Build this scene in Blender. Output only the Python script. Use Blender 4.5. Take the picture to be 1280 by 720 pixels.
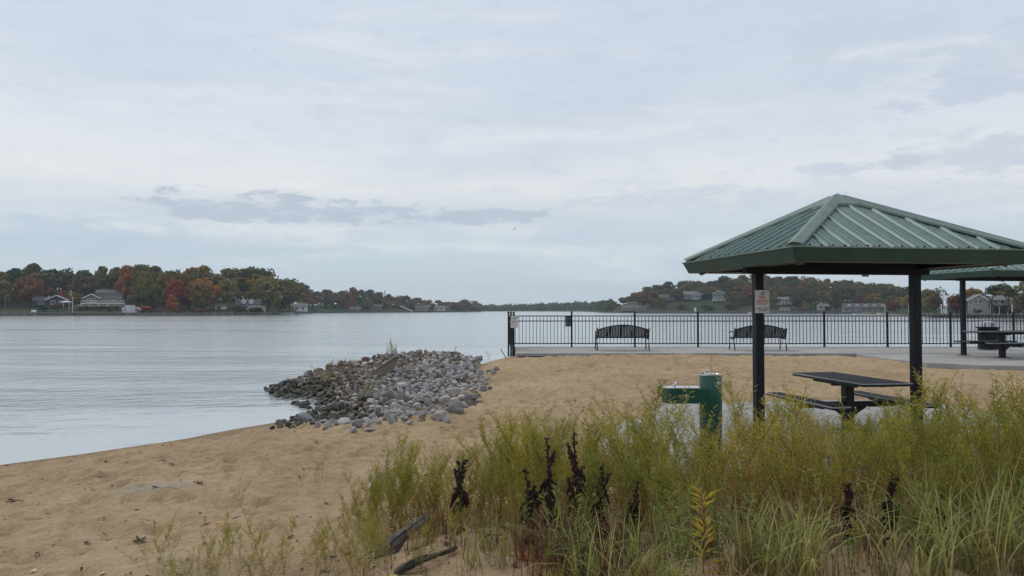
import bpy, bmesh, math, random
import numpy as np
from mathutils import Vector, Matrix, noise as mnoise

S = bpy.context.scene
for o in list(bpy.data.objects):
    bpy.data.objects.remove(o)
C = S.collection
R = math.radians
random.seed(7)

# ------------------------------------------------------------------ camera
CAM = Vector((0, 0, 1.8))
cd = bpy.data.cameras.new('camera')
cam = bpy.data.objects.new('camera', cd)
C.objects.link(cam)
cam.location = CAM
cam.rotation_euler = (R(90 + 1.611), 0, 0)
cd.sensor_width = 36
cd.lens = 27
cd.clip_start = 0.05
cd.clip_end = 6000
S.camera = cam

# ------------------------------------------------------------------ sky
def srgb(r, g, b):
    f = lambda c: (c / 255 / 12.92) if c <= 10 else ((c / 255 + .055) / 1.055) ** 2.4
    return (f(r), f(g), f(b), 1)

W = bpy.data.worlds.new('World')
S.world = W
W.use_nodes = True
nt = W.node_tree
nt.nodes.clear()

class NT:
    """small node building helper"""
    def __init__(s, tree): s.t = tree
    def n(s, typ, **kw):
        nd = s.t.nodes.new(typ)
        for k, v in kw.items(): setattr(nd, k, v)
        return nd
    def lk(s, a, b): s.t.links.new(a, b)
    def put(s, sock, v):
        if hasattr(v, 'is_linked') or isinstance(v, bpy.types.NodeSocket): s.t.links.new(v, sock)
        else: sock.default_value = v
    def m(s, op, a, b=None, c=None, clamp=False):
        nd = s.n('ShaderNodeMath', operation=op); nd.use_clamp = clamp
        s.put(nd.inputs[0], a)
        if b is not None: s.put(nd.inputs[1], b)
        if c is not None: s.put(nd.inputs[2], c)
        return nd.outputs[0]
    def noise(s, vec, scale, detail=4, rough=.55, dist=0, w=None):
        nd = s.n('ShaderNodeTexNoise')
        nd.inputs['Scale'].default_value = scale
        nd.inputs['Detail'].default_value = detail
        nd.inputs['Roughness'].default_value = rough
        nd.inputs['Distortion'].default_value = dist
        if vec is not None: s.lk(vec, nd.inputs['Vector'])
        return nd.outputs[0]
    def ramp(s, fac, stops, interp='LINEAR'):
        nd = s.n('ShaderNodeValToRGB'); cr = nd.color_ramp; cr.interpolation = interp
        while len(cr.elements) < len(stops): cr.elements.new(.5)
        for e, (p, c) in zip(cr.elements, stops):
            e.position = p; e.color = c if len(c) == 4 else (*c, 1)
        s.lk(fac, nd.inputs[0])
        return nd.outputs[0]
    def mix(s, fac, a, b, mode='MIX'):
        nd = s.n('ShaderNodeMix', data_type='RGBA', blend_type=mode)
        s.put(nd.inputs[0], fac); s.put(nd.inputs[6], a); s.put(nd.inputs[7], b)
        return nd.outputs[2]
    def vec(s, x, y, z):
        nd = s.n('ShaderNodeCombineXYZ')
        s.put(nd.inputs[0], x); s.put(nd.inputs[1], y); s.put(nd.inputs[2], z)
        return nd.outputs[0]
    def sep(s, v):
        nd = s.n('ShaderNodeSeparateXYZ'); s.lk(v, nd.inputs[0]); return nd.outputs
    def maprange(s, v, a, b, c=0, d=1, smooth=True):
        nd = s.n('ShaderNodeMapRange'); nd.interpolation_type = 'SMOOTHSTEP' if smooth else 'LINEAR'
        s.put(nd.inputs[0], v)
        for i, x in enumerate((a, b, c, d)): s.put(nd.inputs[i + 1], x)
        return nd.outputs[0]

SUN_EL, SUN_AZ = R(46), R(-50)          # azimuth measured from +Y towards +X
N = NT(nt)
tc = N.n('ShaderNodeTexCoord').outputs['Generated']
dx, dy, dz = N.sep(tc)
az = N.m('ARCTAN2', dx, dy)
el = N.m('ARCSINE', N.m('MAXIMUM', N.m('MINIMUM', dz, 1.0), -1.0))
elp = N.m('MAXIMUM', el, 0.0)
inv = N.m('DIVIDE', 1.0, N.m('ADD', N.m('MAXIMUM', dz, 0.0), 0.10))
plan = N.vec(N.m('MULTIPLY', dx, inv), N.m('MULTIPLY', dy, inv), 0.0)     # cloud sheet seen in perspective
big = N.noise(plan, 0.55, 4, .5)
mid = N.noise(plan, 1.5, 6, .58)
streakv = N.vec(N.m('MULTIPLY', az, 2.2), N.m('MULTIPLY', el, 16.0), 3.7)
streak = N.noise(streakv, 1.3, 6, .55)
fine = N.noise(N.vec(N.m('MULTIPLY', az, 9.0), N.m('MULTIPLY', el, 28.0), 1.2), 1.7, 9, .68)
wob = N.m('MULTIPLY', N.m('SUBTRACT', streak, .5), .05)
base = N.ramp(N.m('MULTIPLY', N.m('ADD', elp, wob), 1.0), [
    (0.0, srgb(190, 207, 216)), (0.07, srgb(194, 209, 219)), (0.115, srgb(206, 215, 222)), (0.155, srgb(227, 229, 230)),
    (0.21, srgb(217, 224, 231)), (0.30, srgb(208, 217, 229)), (0.45, srgb(206, 215, 228)), (1.0, srgb(210, 219, 230))])
# soft large-scale light and dark of the overcast
c1 = N.mix(N.maprange(big, .36, .64), base, N.mix(.6, base, srgb(196, 206, 221)))
c1 = N.mix(N.m('MULTIPLY', N.maprange(mid, .52, .72), .45), c1, srgb(193, 204, 219))
c1 = N.mix(N.m('MULTIPLY', N.maprange(streak, .5, .7), .55), c1, srgb(226, 231, 234))
c1 = N.mix(N.m('MULTIPLY', N.maprange(fine, .48, .66), .30), c1, srgb(190, 201, 216))
def px2(az_px, el_py):
    u = (az_px - 640) / 960
    return math.atan(u), math.atan((387 - el_py) / 960 * math.cos(math.atan(u)))
def patch(col, x, y, w, h, colour, amt, ragged=1.6, low=.25):
    a0, e0 = px2(x, y)
    sa, se = w / 960, h / 960
    ea = N.m('DIVIDE', N.m('SUBTRACT', az, a0), sa)
    ee = N.m('DIVIDE', N.m('SUBTRACT', el, e0), se)
    r2 = N.m('ADD', N.m('MULTIPLY', ea, ea), N.m('MULTIPLY', ee, ee))
    v = N.m('ADD', N.m('SUBTRACT', 1.0, r2), N.m('MULTIPLY', N.m('SUBTRACT', fine, .5), ragged * 2.6))
    v = N.m('ADD', v, N.m('MULTIPLY', N.m('SUBTRACT', streak, .5), ragged))
    mk = N.maprange(v, low, low + .85)
    return N.mix(N.m('MULTIPLY', mk, amt), col, colour)
dk = srgb(183, 194, 208)
c1 = patch(c1, 90, 205, 480, 60, srgb(226, 228, 231), .5, .7)
c1 = patch(c1, 120, 300, 330, 36, srgb(180, 199, 214), .75, .9)
c1 = patch(c1, 420, 335, 500, 30, srgb(188, 206, 216), .5, .8)
c1 = patch(c1, 330, 287, 190, 20, srgb(228, 230, 231), .6, 1.3, .2)
c1 = patch(c1, 620, 285, 90, 14, srgb(226, 230, 232), .4, 1.3, .2)
c1 = patch(c1, 335, 260, 160, 21, dk, 1.0, 2.1, -.1)
c1 = patch(c1, 470, 265, 120, 17, dk, .95, 2.1, -.1)
c1 = patch(c1, 595, 270, 110, 13, dk, .9, 2.1, -.1)
c1 = patch(c1, 870, 250, 190, 18, srgb(199, 209, 220), .7, 1.8, .1)
c1 = patch(c1, 1225, 192, 120, 26, srgb(196, 205, 218), .75, 1.7, .1)
c1 = patch(c1, 1070, 206, 85, 10, srgb(196, 205, 218), .75, 1.8, .1)
c1 = patch(c1, 1190, 118, 85, 26, srgb(195, 204, 219), .8, 2.0, .1)
c1 = patch(c1, 1270, 75, 80, 44, srgb(196, 205, 219), .6, 2.0, .1)
c1 = patch(c1, 1035, 45, 45, 28, srgb(198, 208, 221), .7, 2.0, .1)
c1 = patch(c1, 1085, 85, 80, 18, srgb(199, 209, 222), .7, 2.0, .1)
below = N.maprange(dz, -.06, 0.0)
c1 = N.mix(below, srgb(120, 125, 122), c1)
sky = N.n('ShaderNodeTexSky', sky_type='NISHITA')
sky.sun_disc = False; sky.sun_elevation = SUN_EL; sky.sun_rotation = SUN_AZ
bg1 = N.n('ShaderNodeBackground'); N.lk(sky.outputs[0], bg1.inputs[0]); bg1.inputs[1].default_value = 0.08
bg2 = N.n('ShaderNodeBackground'); N.lk(c1, bg2.inputs[0]); bg2.inputs[1].default_value = 1.0
mxs = N.n('ShaderNodeMixShader'); mxs.inputs[0].default_value = 0.93
N.lk(bg1.outputs[0], mxs.inputs[1]); N.lk(bg2.outputs[0], mxs.inputs[2])
wo = N.n('ShaderNodeOutputWorld'); N.lk(mxs.outputs[0], wo.inputs[0])

# ------------------------------------------------------------------ sun, exposure
sl = bpy.data.lights.new('sun', 'SUN')
sl.energy = 1.15; sl.angle = R(25); sl.color = (1, .95, .88)
sun = bpy.data.objects.new('sun', sl); C.objects.link(sun)
sd_ = Vector((math.sin(SUN_AZ) * math.cos(SUN_EL), math.cos(SUN_AZ) * math.cos(SUN_EL), math.sin(SUN_EL)))
sun.rotation_euler = sd_.to_track_quat('Z', 'Y').to_euler()
sun.location = (0, 0, 60)
S.view_settings.view_transform = 'Standard'
S.view_settings.look = 'None'
S.view_settings.exposure = 0.12
S.view_settings.gamma = 1
S.view_settings.use_curve_mapping = False
S.render.engine = 'CYCLES'
S.cycles.volume_bounces = 0
S.cycles.volume_step_rate = 4

# ------------------------------------------------------------------ helpers
class MB:
    """collects shapes; build() links them as one mesh object"""
    def __init__(s): s.v = []; s.f = []; s.mi = []; s.cur = 0
    def add(s, vs, fs):
        b = len(s.v); s.v += [tuple(v) for v in vs]
        s.f += [tuple(i + b for i in f) for f in fs]; s.mi += [s.cur] * len(fs); return s
    def box(s, c, size, rz=0, M=None):
        x, y, z = size[0] / 2, size[1] / 2, size[2] / 2
        vs = [Vector((a, b, d)) for a in (-x, x) for b in (-y, y) for d in (-z, z)]
        m = (M if M is not None else Matrix.Rotation(rz, 4, 'Z'))
        vs = [m @ v + Vector(c) for v in vs]
        return s.add(vs, [(0, 1, 3, 2), (4, 6, 7, 5), (0, 4, 5, 1), (2, 3, 7, 6), (0, 2, 6, 4), (1, 5, 7, 3)])
    def bar(s, a, b, w, h, up=(0, 0, 1)):
        a, b = Vector(a), Vector(b); d = (b - a); L = d.length; d.normalize()
        u = Vector(up); sx = d.cross(u)
        if sx.length < 1e-4: sx = d.cross(Vector((1, 0, 0)))
        sx.normalize(); uz = sx.cross(d)
        vs = [p + sx * (i * w / 2) + uz * (j * h / 2) for p in (a, b) for i in (-1, 1) for j in (-1, 1)]
        return s.add(vs, [(0, 1, 3, 2), (4, 6, 7, 5), (0, 4, 5, 1), (2, 3, 7, 6), (0, 2, 6, 4), (1, 5, 7, 3)])
    def tube(s, pts, rad, n=6, cap=True):
        pts = [Vector(p) for p in pts]
        if not isinstance(rad, (list, tuple)): rad = [rad] * len(pts)
        vs, fs = [], []
        for i, p in enumerate(pts):
            d = (pts[min(i + 1, len(pts) - 1)] - pts[max(i - 1, 0)]).normalized()
            a = d.cross(Vector((0, 0, 1)))
            if a.length < .05: a = d.cross(Vector((1, 0, 0)))
            a.normalize(); b = a.cross(d)
            for k in range(n):
                t = 2 * math.pi * k / n
                vs.append(p + (a * math.cos(t) + b * math.sin(t)) * rad[i])
        for i in range(len(pts) - 1):
            for k in range(n):
                k2 = (k + 1) % n
                fs.append((i * n + k, i * n + k2, (i + 1) * n + k2, (i + 1) * n + k))
        if cap:
            fs.append(tuple(range(n))[::-1]); fs.append(tuple(range((len(pts) - 1) * n, len(pts) * n)))
        return s.add(vs, fs)
    def lathe(s, prof, n=24, c=(0, 0, 0)):
        vs, fs = [], []
        for r, z in prof:
            for k in range(n):
                t = 2 * math.pi * k / n
                vs.append((c[0] + r * math.cos(t), c[1] + r * math.sin(t), c[2] + z))
        for i in range(len(prof) - 1):
            for k in range(n):
                k2 = (k + 1) % n
                fs.append((i * n + k, i * n + k2, (i + 1) * n + k2, (i + 1) * n + k))
        fs.append(tuple(range(n))[::-1]); fs.append(tuple(range((len(prof) - 1) * n, len(prof) * n)))
        return s.add(vs, fs)
    def prism(s, poly, z0, z1):
        n = len(poly)
        vs = [(x, y, z0) for x, y in poly] + [(x, y, z1) for x, y in poly]
        fs = [tuple(range(n))[::-1], tuple(range(n, 2 * n))] + [(i, (i + 1) % n, n + (i + 1) % n, n + i) for i in range(n)]
        return s.add(vs, fs)
    def mesh(s, name, mats=()):
        me = bpy.data.meshes.new(name); me.from_pydata(s.v, [], s.f)
        for m in (mats if isinstance(mats, (list, tuple)) else [mats]): me.materials.append(m)
        if any(s.mi): me.polygons.foreach_set('material_index', s.mi)
        me.update(); return me
    def build(s, name, mat, parent=None, loc=(0, 0, 0), rz=0, smooth=False, bevel=0):
        me = s.mesh(name, mat)
        if smooth: me.polygons.foreach_set('use_smooth', [True] * len(me.polygons))
        o = bpy.data.objects.new(name, me); C.objects.link(o)
        o.location = loc; o.rotation_euler = (0, 0, rz)
        if parent: o.parent = parent
        if bevel:
            bv = o.modifiers.new('bevel', 'BEVEL'); bv.width = bevel; bv.segments = 2; bv.limit_method = 'ANGLE'
        return o

def tag(o, label=None, cat=None, group=None, kind=None):
    if label: o['label'] = label
    if cat: o['category'] = cat
    if group: o['group'] = group
    if kind: o['kind'] = kind
    return o
def empty(name, loc=(0, 0, 0), rz=0):
    o = bpy.data.objects.new(name, None); C.objects.link(o)
    o.location = loc; o.rotation_euler = (0, 0, rz); o.empty_display_size = .2
    return o
def link(name, me, parent=None, loc=(0, 0, 0), rot=(0, 0, 0), scale=(1, 1, 1)):
    o = bpy.data.objects.new(name, me); C.objects.link(o)
    o.location = loc; o.rotation_euler = rot; o.scale = scale
    if parent: o.parent = parent
    return o
def copy_tree(o, parent=None):
    c = o.copy(); C.objects.link(c); c.parent = parent
    for ch in o.children: copy_tree(ch, c)
    return c
def npmesh(name, V, F, mats, attr=None, mi=None):
    """V (n,3), F list of (m,k) int arrays"""
    me = bpy.data.meshes.new(name)
    me.vertices.add(len(V)); me.vertices.foreach_set('co', np.asarray(V, np.float32).ravel())
    loops = np.concatenate([f.ravel() for f in F]); tot = np.concatenate([np.full(len(f), f.shape[1]) for f in F])
    start = np.concatenate([[0], np.cumsum(tot)[:-1]])
    me.loops.add(len(loops)); me.loops.foreach_set('vertex_index', loops.astype(np.int32))
    me.polygons.add(len(tot)); me.polygons.foreach_set('loop_start', start.astype(np.int32))
    me.polygons.foreach_set('loop_total', tot.astype(np.int32))
    for m in mats: me.materials.append(m)
    if mi is not None: me.polygons.foreach_set('material_index', np.asarray(mi, np.int32))
    if attr is not None:
        a = me.color_attributes.new('pc', 'FLOAT_COLOR', 'POINT')
        a.data.foreach_set('color', np.asarray(attr, np.float32).ravel())
    me.update(); me.validate(); return me

def mat(name, col, rough=.6, metal=0, var=.12, scale=6, bump=0, bscale=40, spec=.5, coat=0):
    """plain surface with noise variation in colour and relief"""
    m = bpy.data.materials.new(name); m.use_nodes = True
    n = NT(m.node_tree); bs = m.node_tree.nodes['Principled BSDF']
    co = n.n('ShaderNodeTexCoord').outputs['Object']
    nz = n.noise(co, scale, 6, .6)
    a = tuple(max(0, c * (1 - var)) for c in col); b = tuple(min(1, c * (1 + var)) for c in col)
    n.lk(n.ramp(nz, [(.3, a), (.7, b)]), bs.inputs['Base Color'])
    bs.inputs['Roughness'].default_value = rough; bs.inputs['Metallic'].default_value = metal
    bs.inputs['Specular IOR Level'].default_value = spec
    if coat: bs.inputs['Coat Weight'].default_value = coat
    if bump:
        bp = n.n('ShaderNodeBump'); bp.inputs['Strength'].default_value = bump; bp.inputs['Distance'].default_value = .02
        n.lk(n.noise(co, bscale, 5, .6), bp.inputs['Height']); n.lk(bp.outputs[0], bs.inputs['Normal'])
    return m

# ------------------------------------------------------------------ materials
M = {}
M['black_metal'] = mat('black_powder_coat', (.007, .008, .011), .45, 0, .2, 9, .15, 90, spec=.3)
M['navy_post'] = mat('dark_post_paint', (.005, .007, .013), .42, 0, .25, 5, .1, 60, spec=.25)
M['frame_dark'] = mat('dark_frame_steel', (.012, .012, .014), .55, 0, .25, 4, spec=.25)
M['frame_reflect'] = mat('rafter_steel_reflected_tone', (.10, .085, .075), .5, 0, .25, 4)  # hip rafters: brownish reflected light painted into the steel colour
M['fascia'] = mat('dark_green_trim', (.022, .062, .047), .42, 0, .18, 3)
M['fount_green'] = mat('green_enamel', (.004, .062, .045), .3, 0, .1, 5)
M['steel'] = mat('stainless_steel', (.62, .63, .64), .22, 1, .08, 20)
M['table_black'] = mat('black_thermoplastic', (.010, .011, .013), .45, 0, .25, 20, .3, 120, spec=.35)
M['edge_grey'] = mat('worn_grey_edge', (.3, .31, .32), .5, 0, .2, 20)
M['sign_white'] = mat('sign_white', (.62, .62, .6), .45, 0, .06, 3)
M['sign_grey'] = mat('sign_back_aluminium', (.16, .165, .17), .5, .3, .1, 3)
M['sign_red'] = mat('sign_red', (.5, .05, .05), .5, 0, .05, 3)
M['sign_black'] = mat('sign_black', (.03, .03, .035), .5, 0, .05, 3)
M['trim_white'] = mat('white_paint', (.75, .75, .74), .5, 0, .06, 1)
M['dark_glass'] = mat('window_glass', (.03, .035, .04), .08, 0, .2, .6)
M['door'] = mat('house_door', (.12, .1, .09), .5)
M['dock'] = mat('weathered_dock', (.2, .19, .175), .8, 0, .25, 2)
M['seawall'] = mat('dark_seawall', (.09, .085, .08), .85, 0, .35, .6)
M['bark'] = mat('tree_bark', (.055, .045, .037), .9, 0, .3, 3)
M['log'] = None

def concrete(name, col, seam=None):
    m = bpy.data.materials.new(name); m.use_nodes = True
    n = NT(m.node_tree); bs = m.node_tree.nodes['Principled BSDF']
    co = n.n('ShaderNodeTexCoord').outputs['Object']
    a = n.ramp(n.noise(co, 1.1, 6, .6), [(.3, tuple(c * .8 for c in col)), (.7, tuple(c * 1.12 for c in col))])
    b = n.ramp(n.noise(co, 35, 5, .7), [(.35, (.82, .82, .82)), (.65, (1.1, 1.1, 1.1))])
    st = n.maprange(n.noise(co, .7, 7, .7, .6), .56, .7, 1, .8)
    cc = n.mix(1, n.mix(1, a, b, 'MULTIPLY'), n.vec(st, st, st), 'MULTIPLY')
    n.lk(cc, bs.inputs['Base Color']); bs.inputs['Roughness'].default_value = .85
    bp = n.n('ShaderNodeBump'); bp.inputs['Strength'].default_value = .25; bp.inputs['Distance'].default_value = .01
    n.lk(n.noise(co, 120, 4, .7), bp.inputs['Height']); n.lk(bp.outputs[0], bs.inputs['Normal'])
    return m
M['concrete'] = concrete('broom_finished_concrete', (.34, .33, .31))
M['concrete_old'] = concrete('old_broken_concrete', (.21, .175, .14))

def sand_mat():
    m = bpy.data.materials.new('beach_sand'); m.use_nodes = True
    n = NT(m.node_tree); bs = m.node_tree.nodes['Principled BSDF']
    co = n.n('ShaderNodeTexCoord').outputs['Object']
    x, y, z = n.sep(co)
    a = n.ramp(n.noise(co, .45, 5, .6), [(.30, (.40, .285, .17)), (.52, (.495, .362, .22)), (.72, (.56, .43, .28))])
    b = n.ramp(n.noise(co, 7, 7, .75), [(.32, (.74, .72, .70)), (.5, (.98, .97, .96)), (.65, (1.08, 1.07, 1.06))])
    c = n.ramp(n.noise(co, 420, 3, .8), [(.3, (.8, .78, .76)), (.7, (1.15, 1.15, 1.15))])
    col = n.mix(1, n.mix(1, a, b, 'MULTIPLY'), c, 'MULTIPLY')
    # damp sand along the waterline, by height above the lake
    wz = n.m('ADD', z, n.m('MULTIPLY', n.m('SUBTRACT', n.noise(co, 1.3, 4, .6), .5), .03))
    wet = n.maprange(wz, -.29, -.20, .75, 0)
    col = n.mix(wet, col, (.24, .165, .10, 1))
    # grey patch of fine gravel lying on the beach
    e = n.m('ADD', n.m('POWER', n.m('DIVIDE', n.m('ADD', x, 3.62), .46), 2.0), n.m('POWER', n.m('DIVIDE', n.m('SUBTRACT', y, 7.85), .42), 2.0))
    g = n.maprange(n.m('ADD', n.m('SUBTRACT', 1.0, e), n.m('MULTIPLY', n.m('SUBTRACT', n.noise(co, 7, 4, .6), .5), 1.8)), 0, .8, 0, .6)
    col = n.mix(g, col, (.38, .36, .33, 1))
    n.lk(col, bs.inputs['Base Color']); bs.inputs['Roughness'].default_value = .95
    bs.inputs['Specular IOR Level'].default_value = .2
    bp = n.n('ShaderNodeBump'); bp.inputs['Strength'].default_value = 1.0; bp.inputs['Distance'].default_value = .085
    hh = n.m('ADD', n.m('MULTIPLY', n.noise(co, 5.5, 5, .6, .4), 1.0), n.m('MULTIPLY', n.noise(co, 17, 5, .7), .7))
    n.lk(hh, bp.inputs['Height']); n.lk(bp.outputs[0], bs.inputs['Normal'])
    return m
M['sand'] = sand_mat()

def water_mat():
    m = bpy.data.materials.new('lake_water'); m.use_nodes = True
    n = NT(m.node_tree); bs = m.node_tree.nodes['Principled BSDF']
    co = n.n('ShaderNodeTexCoord').outputs['Object']
    bs.inputs['Base Color'].default_value = (.40, .435, .44, 1)
    bs.inputs['Roughness'].default_value = .13
    bs.inputs['IOR'].default_value = 1.45
    x, y, z = n.sep(co)
    v1 = n.vec(n.m('MULTIPLY', x, .55), n.m('ADD', y, n.m('MULTIPLY', x, -.25)), 0)
    w1 = n.noise(v1, 1.6, 4, .55, .3)
    w2 = n.noise(v1, 5.5, 3, .6, .2)
    w3 = n.noise(n.vec(n.m('MULTIPLY', x, .3), y, 1), .22, 3, .5)
    gust = n.maprange(n.noise(n.vec(n.m('MULTIPLY', x, .25), y, 4), .055, 4, .6), .38, .62, .25, 1)
    calm = n.maprange(n.noise(n.vec(n.m('MULTIPLY', x, .4), y, 9), .16, 3, .5), .35, .65, .3, 1)
    h = n.m('ADD', n.m('MULTIPLY', w1, 1.3), n.m('MULTIPLY', w2, .4))
    # sheltered shallows beside the beach lie calmer
    off = n.m('ADD', n.m('MULTIPLY', n.m('ADD', x, 6.96), -.798), n.m('MULTIPLY', n.m('SUBTRACT', y, 10.4), .603))
    lee = n.maprange(off, .5, 9.0, .12, 1.15)
    h = n.m('MULTIPLY', n.m('MULTIPLY', h, lee), n.m('MULTIPLY', gust, calm))
    h = n.m('ADD', h, n.m('MULTIPLY', w3, 1.2))
    bp = n.n('ShaderNodeBump'); bp.inputs['Strength'].default_value = .7; bp.inputs['Distance'].default_value = .18
    n.lk(h, bp.inputs['Height']); n.lk(bp.outputs[0], bs.inputs['Normal'])
    return m
M['water'] = water_mat()

def isl_mat(name, stops, rough=.7, transl=0, use_obj=True, nscale=3, bump=0, wet=None):
    """colour picked per loose piece"""
    m = bpy.data.materials.new(name); m.use_nodes = True
    n = NT(m.node_tree); bs = m.node_tree.nodes['Principled BSDF']
    g = n.n('ShaderNodeNewGeometry'); oi = n.n('ShaderNodeObjectInfo')
    f = n.m('FRACT', n.m('ADD', g.outputs['Random Per Island'], n.m('MULTIPLY', oi.outputs['Random'], 1.0 if use_obj else 0)))
    col = n.ramp(f, stops)
    co = n.n('ShaderNodeTexCoord').outputs['Object']
    nz = n.maprange(n.noise(co, nscale, 5, .65), .3, .7, .75, 1.15)
    col = n.mix(1, col, n.vec(nz, nz, nz), 'MULTIPLY')
    n.lk(col, bs.inputs['Base Color']); bs.inputs['Roughness'].default_value = rough
    bs.inputs['Specular IOR Level'].default_value = .3
    if bump:
        bp = n.n('ShaderNodeBump'); bp.inputs['Strength'].default_value = bump; bp.inputs['Distance'].default_value = .03
        n.lk(n.noise(co, nscale * 4, 5, .65), bp.inputs['Height']); n.lk(bp.outputs[0], bs.inputs['Normal'])
    if transl:
        out = m.node_tree.nodes['Material Output']
        t = n.n('ShaderNodeBsdfTranslucent'); n.lk(col, t.inputs[0])
        mx = n.n('ShaderNodeMixShader'); mx.inputs[0].default_value = transl
        n.lk(bs.outputs[0], mx.inputs[1]); n.lk(t.outputs[0], mx.inputs[2]); n.lk(mx.outputs[0], out.inputs[0])
    return m
M['stone'] = isl_mat('grey_field_stone', [(0, (.15, .14, .13)), (.25, (.27, .265, .26)), (.5, (.37, .365, .35)), (.7, (.24, .20, .17)), (.85, (.42, .40, .38)), (1, (.52, .51, .49))], .85, nscale=6, bump=.5)
M['stone_wet'] = isl_mat('wet_mossy_stone', [(0, (.035, .035, .033)), (.5, (.06, .055, .045)), (.8, (.085, .08, .045)), (1, (.13, .115, .095))], .55, nscale=5, bump=.5)
M['stone_brown'] = isl_mat('brown_field_stone', [(0, (.10, .08, .065)), (.4, (.20, .155, .125)), (.7, (.28, .23, .19)), (.9, (.17, .13, .10)), (1, (.40, .37, .33))], .85, nscale=6, bump=.5)

# ------------------------------------------------------------------ terrain functions
WATER = -0.3
DECK = 0.39
shore = np.array([(-90, -90), (-40, -36), (-14, 1), (-9, 7.7), (-6.96, 10.4), (-5.6, 12.2), (-3.95, 15.2), (-3.2, 18), (-2.8, 23), (-2.2, 26.6), (-1.0, 28.3), (-.2, 28.9), (4, 29.15), (300, 29.15)], float)
def signed_shore(X, Y):
    best = np.full(X.shape, 1e9); sign = np.ones(X.shape)
    for a, b in zip(shore[:-1], shore[1:]):
        d = b - a; L = d @ d
        t = np.clip(((X - a[0]) * d[0] + (Y - a[1]) * d[1]) / L, 0, 1)
        qx, qy = a[0] + t * d[0], a[1] + t * d[1]
        dist = np.hypot(X - qx, Y - qy)
        cr = d[0] * (Y - a[1]) - d[1] * (X - a[0])
        up = dist < best - 1e-9
        best = np.where(up, dist, best); sign = np.where(up, np.where(cr < 0, 1, -1), sign)
    return best * sign
def sstep(x, a, b):
    t = np.clip((x - a) / (b - a), 0, 1); return t * t * (3 - 2 * t)
PILE = np.array([(-6.45, 20.1), (-5.2, 17.6), (-4.3, 16.1), (-3.75, 14.7), (-2.9, 13.2), (-1.8, 13.5), (-1.5, 15.3), (-1.35, 18), (-1.1, 22.3), (-1.0, 25.2), (-2.1, 26.3), (-3.75, 25.8), (-5.3, 24.2), (-6.4, 22.0)], float)
PCTL = np.array([(-6.3, 20.3, -.24), (-5.5, 22, .02), (-4.7, 23, .22), (-3.75, 24, .40), (-2.9, 24.6, .43), (-2.1, 25, .40), (-1.2, 24.8, .24),
    (-6.45, 20.1, -.35), (-5.2, 17.6, -.36), (-4.3, 16.1, -.33), (-3.75, 14.7, -.28), (-2.9, 13.2, -.18), (-1.8, 13.5, -.06), (-1.5, 15.3, 0), (-1.35, 18, .06), (-1.1, 22.3, .14),
    (-1, 26.5, -.3), (-2.1, 26.6, -.4), (-3.75, 26.2, -.45), (-5.4, 24.5, -.45), (-6.5, 22.3, -.45), (-3.2, 18.5, .0), (-2.6, 21.5, .18), (-3.0, 16, .02), (-4.6, 20.5, .12), (-5.5, 20, -.1)], float)
def in_poly(X, Y, P):
    ins = np.zeros(np.shape(X), bool); j = len(P) - 1
    for i in range(len(P)):
        xi, yi = P[i]; xj, yj = P[j]
        c = ((yi > Y) != (yj > Y)) & (X < (xj - xi) * (Y - yi) / (yj - yi + 1e-12) + xi)
        ins ^= c; j = i
    return ins
def pile_h(X, Y):
    w = 0; s = 0
    for x, y, z in PCTL:
        k = 1 / (((X - x) ** 2 + (Y - y) ** 2) + .02) ** 1.7
        w = w + k; s = s + k * z
    return s / w
rgn = np.random.default_rng(3)
_tab = rgn.random((256, 256))
def vnoise(x, y):
    xi = np.floor(x).astype(int); yi = np.floor(y).astype(int)
    fx, fy = x - xi, y - yi
    fx = fx * fx * (3 - 2 * fx); fy = fy * fy * (3 - 2 * fy)
    g = lambda a, b: _tab[a % 256, b % 256]
    return (g(xi, yi) * (1 - fx) + g(xi + 1, yi) * fx) * (1 - fy) + (g(xi, yi + 1) * (1 - fx) + g(xi + 1, yi + 1) * fx) * fy - .5
DUNES = [(2.6, 4.6, 4.2, 2.6, .36), (-.45, 4.55, .75, .75, .15), (0, -3, 8, 5, .25), (-.2, 5.2, .5, .4, .05)]
def ground_z(X, Y, fine=True):
    X = np.asarray(X, float); Y = np.asarray(Y, float)
    sdv = signed_shore(X, Y)
    land = .36 * (1 - np.exp(-np.maximum(sdv, 0) / 3.2))
    z = WATER + np.where(sdv > 0, land, np.maximum(sdv * .22, -2.5))
    inl = sstep(sdv, 0, 2.5)
    z = z - .06 * sstep(sdv, 5, 9)
    z = z + .34 * sstep(Y, 12.5, 22.5) * sstep(X, -2.2, .4) * sstep(sdv, 0, 1.5) * (1 - sstep(Y, 27, 28.4) * (1 - sstep(X, 0, .4)))
    for cx, cy, rx, ry, a in DUNES:
        z = z + a * np.exp(-((X - cx) / rx) ** 2 - ((Y - cy) / ry) ** 2)
    # slabs: keep sand just under them
    if fine:
        k = inl * (1 - sstep(np.hypot(X, Y - 10), 26, 40))
        und = vnoise(X * 1.1 + 5, Y * 1.6) * .07 + vnoise(X * 2.3, Y * 3.6 + 9) * .05 + vnoise(X * 4.6 + 3, Y * 6.3) * .05 + vnoise(X * 9 + 3, Y * 10.3) * .022
        z = z + und * k + vnoise(X * .8, Y * .8 + 40) * .03 * sstep(sdv, -.5, .5)
    ip = in_poly(X, Y, PILE)
    z = np.where(ip, np.maximum(np.minimum(z, pile_h(X, Y) - .05), pile_h(X, Y) - .14), z)
    return z
def gz(x, y):
    return float(ground_z(np.array([x]), np.array([y]))[0])
def P(px, Y):
    return (px - 640) / 960 * Y

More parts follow.
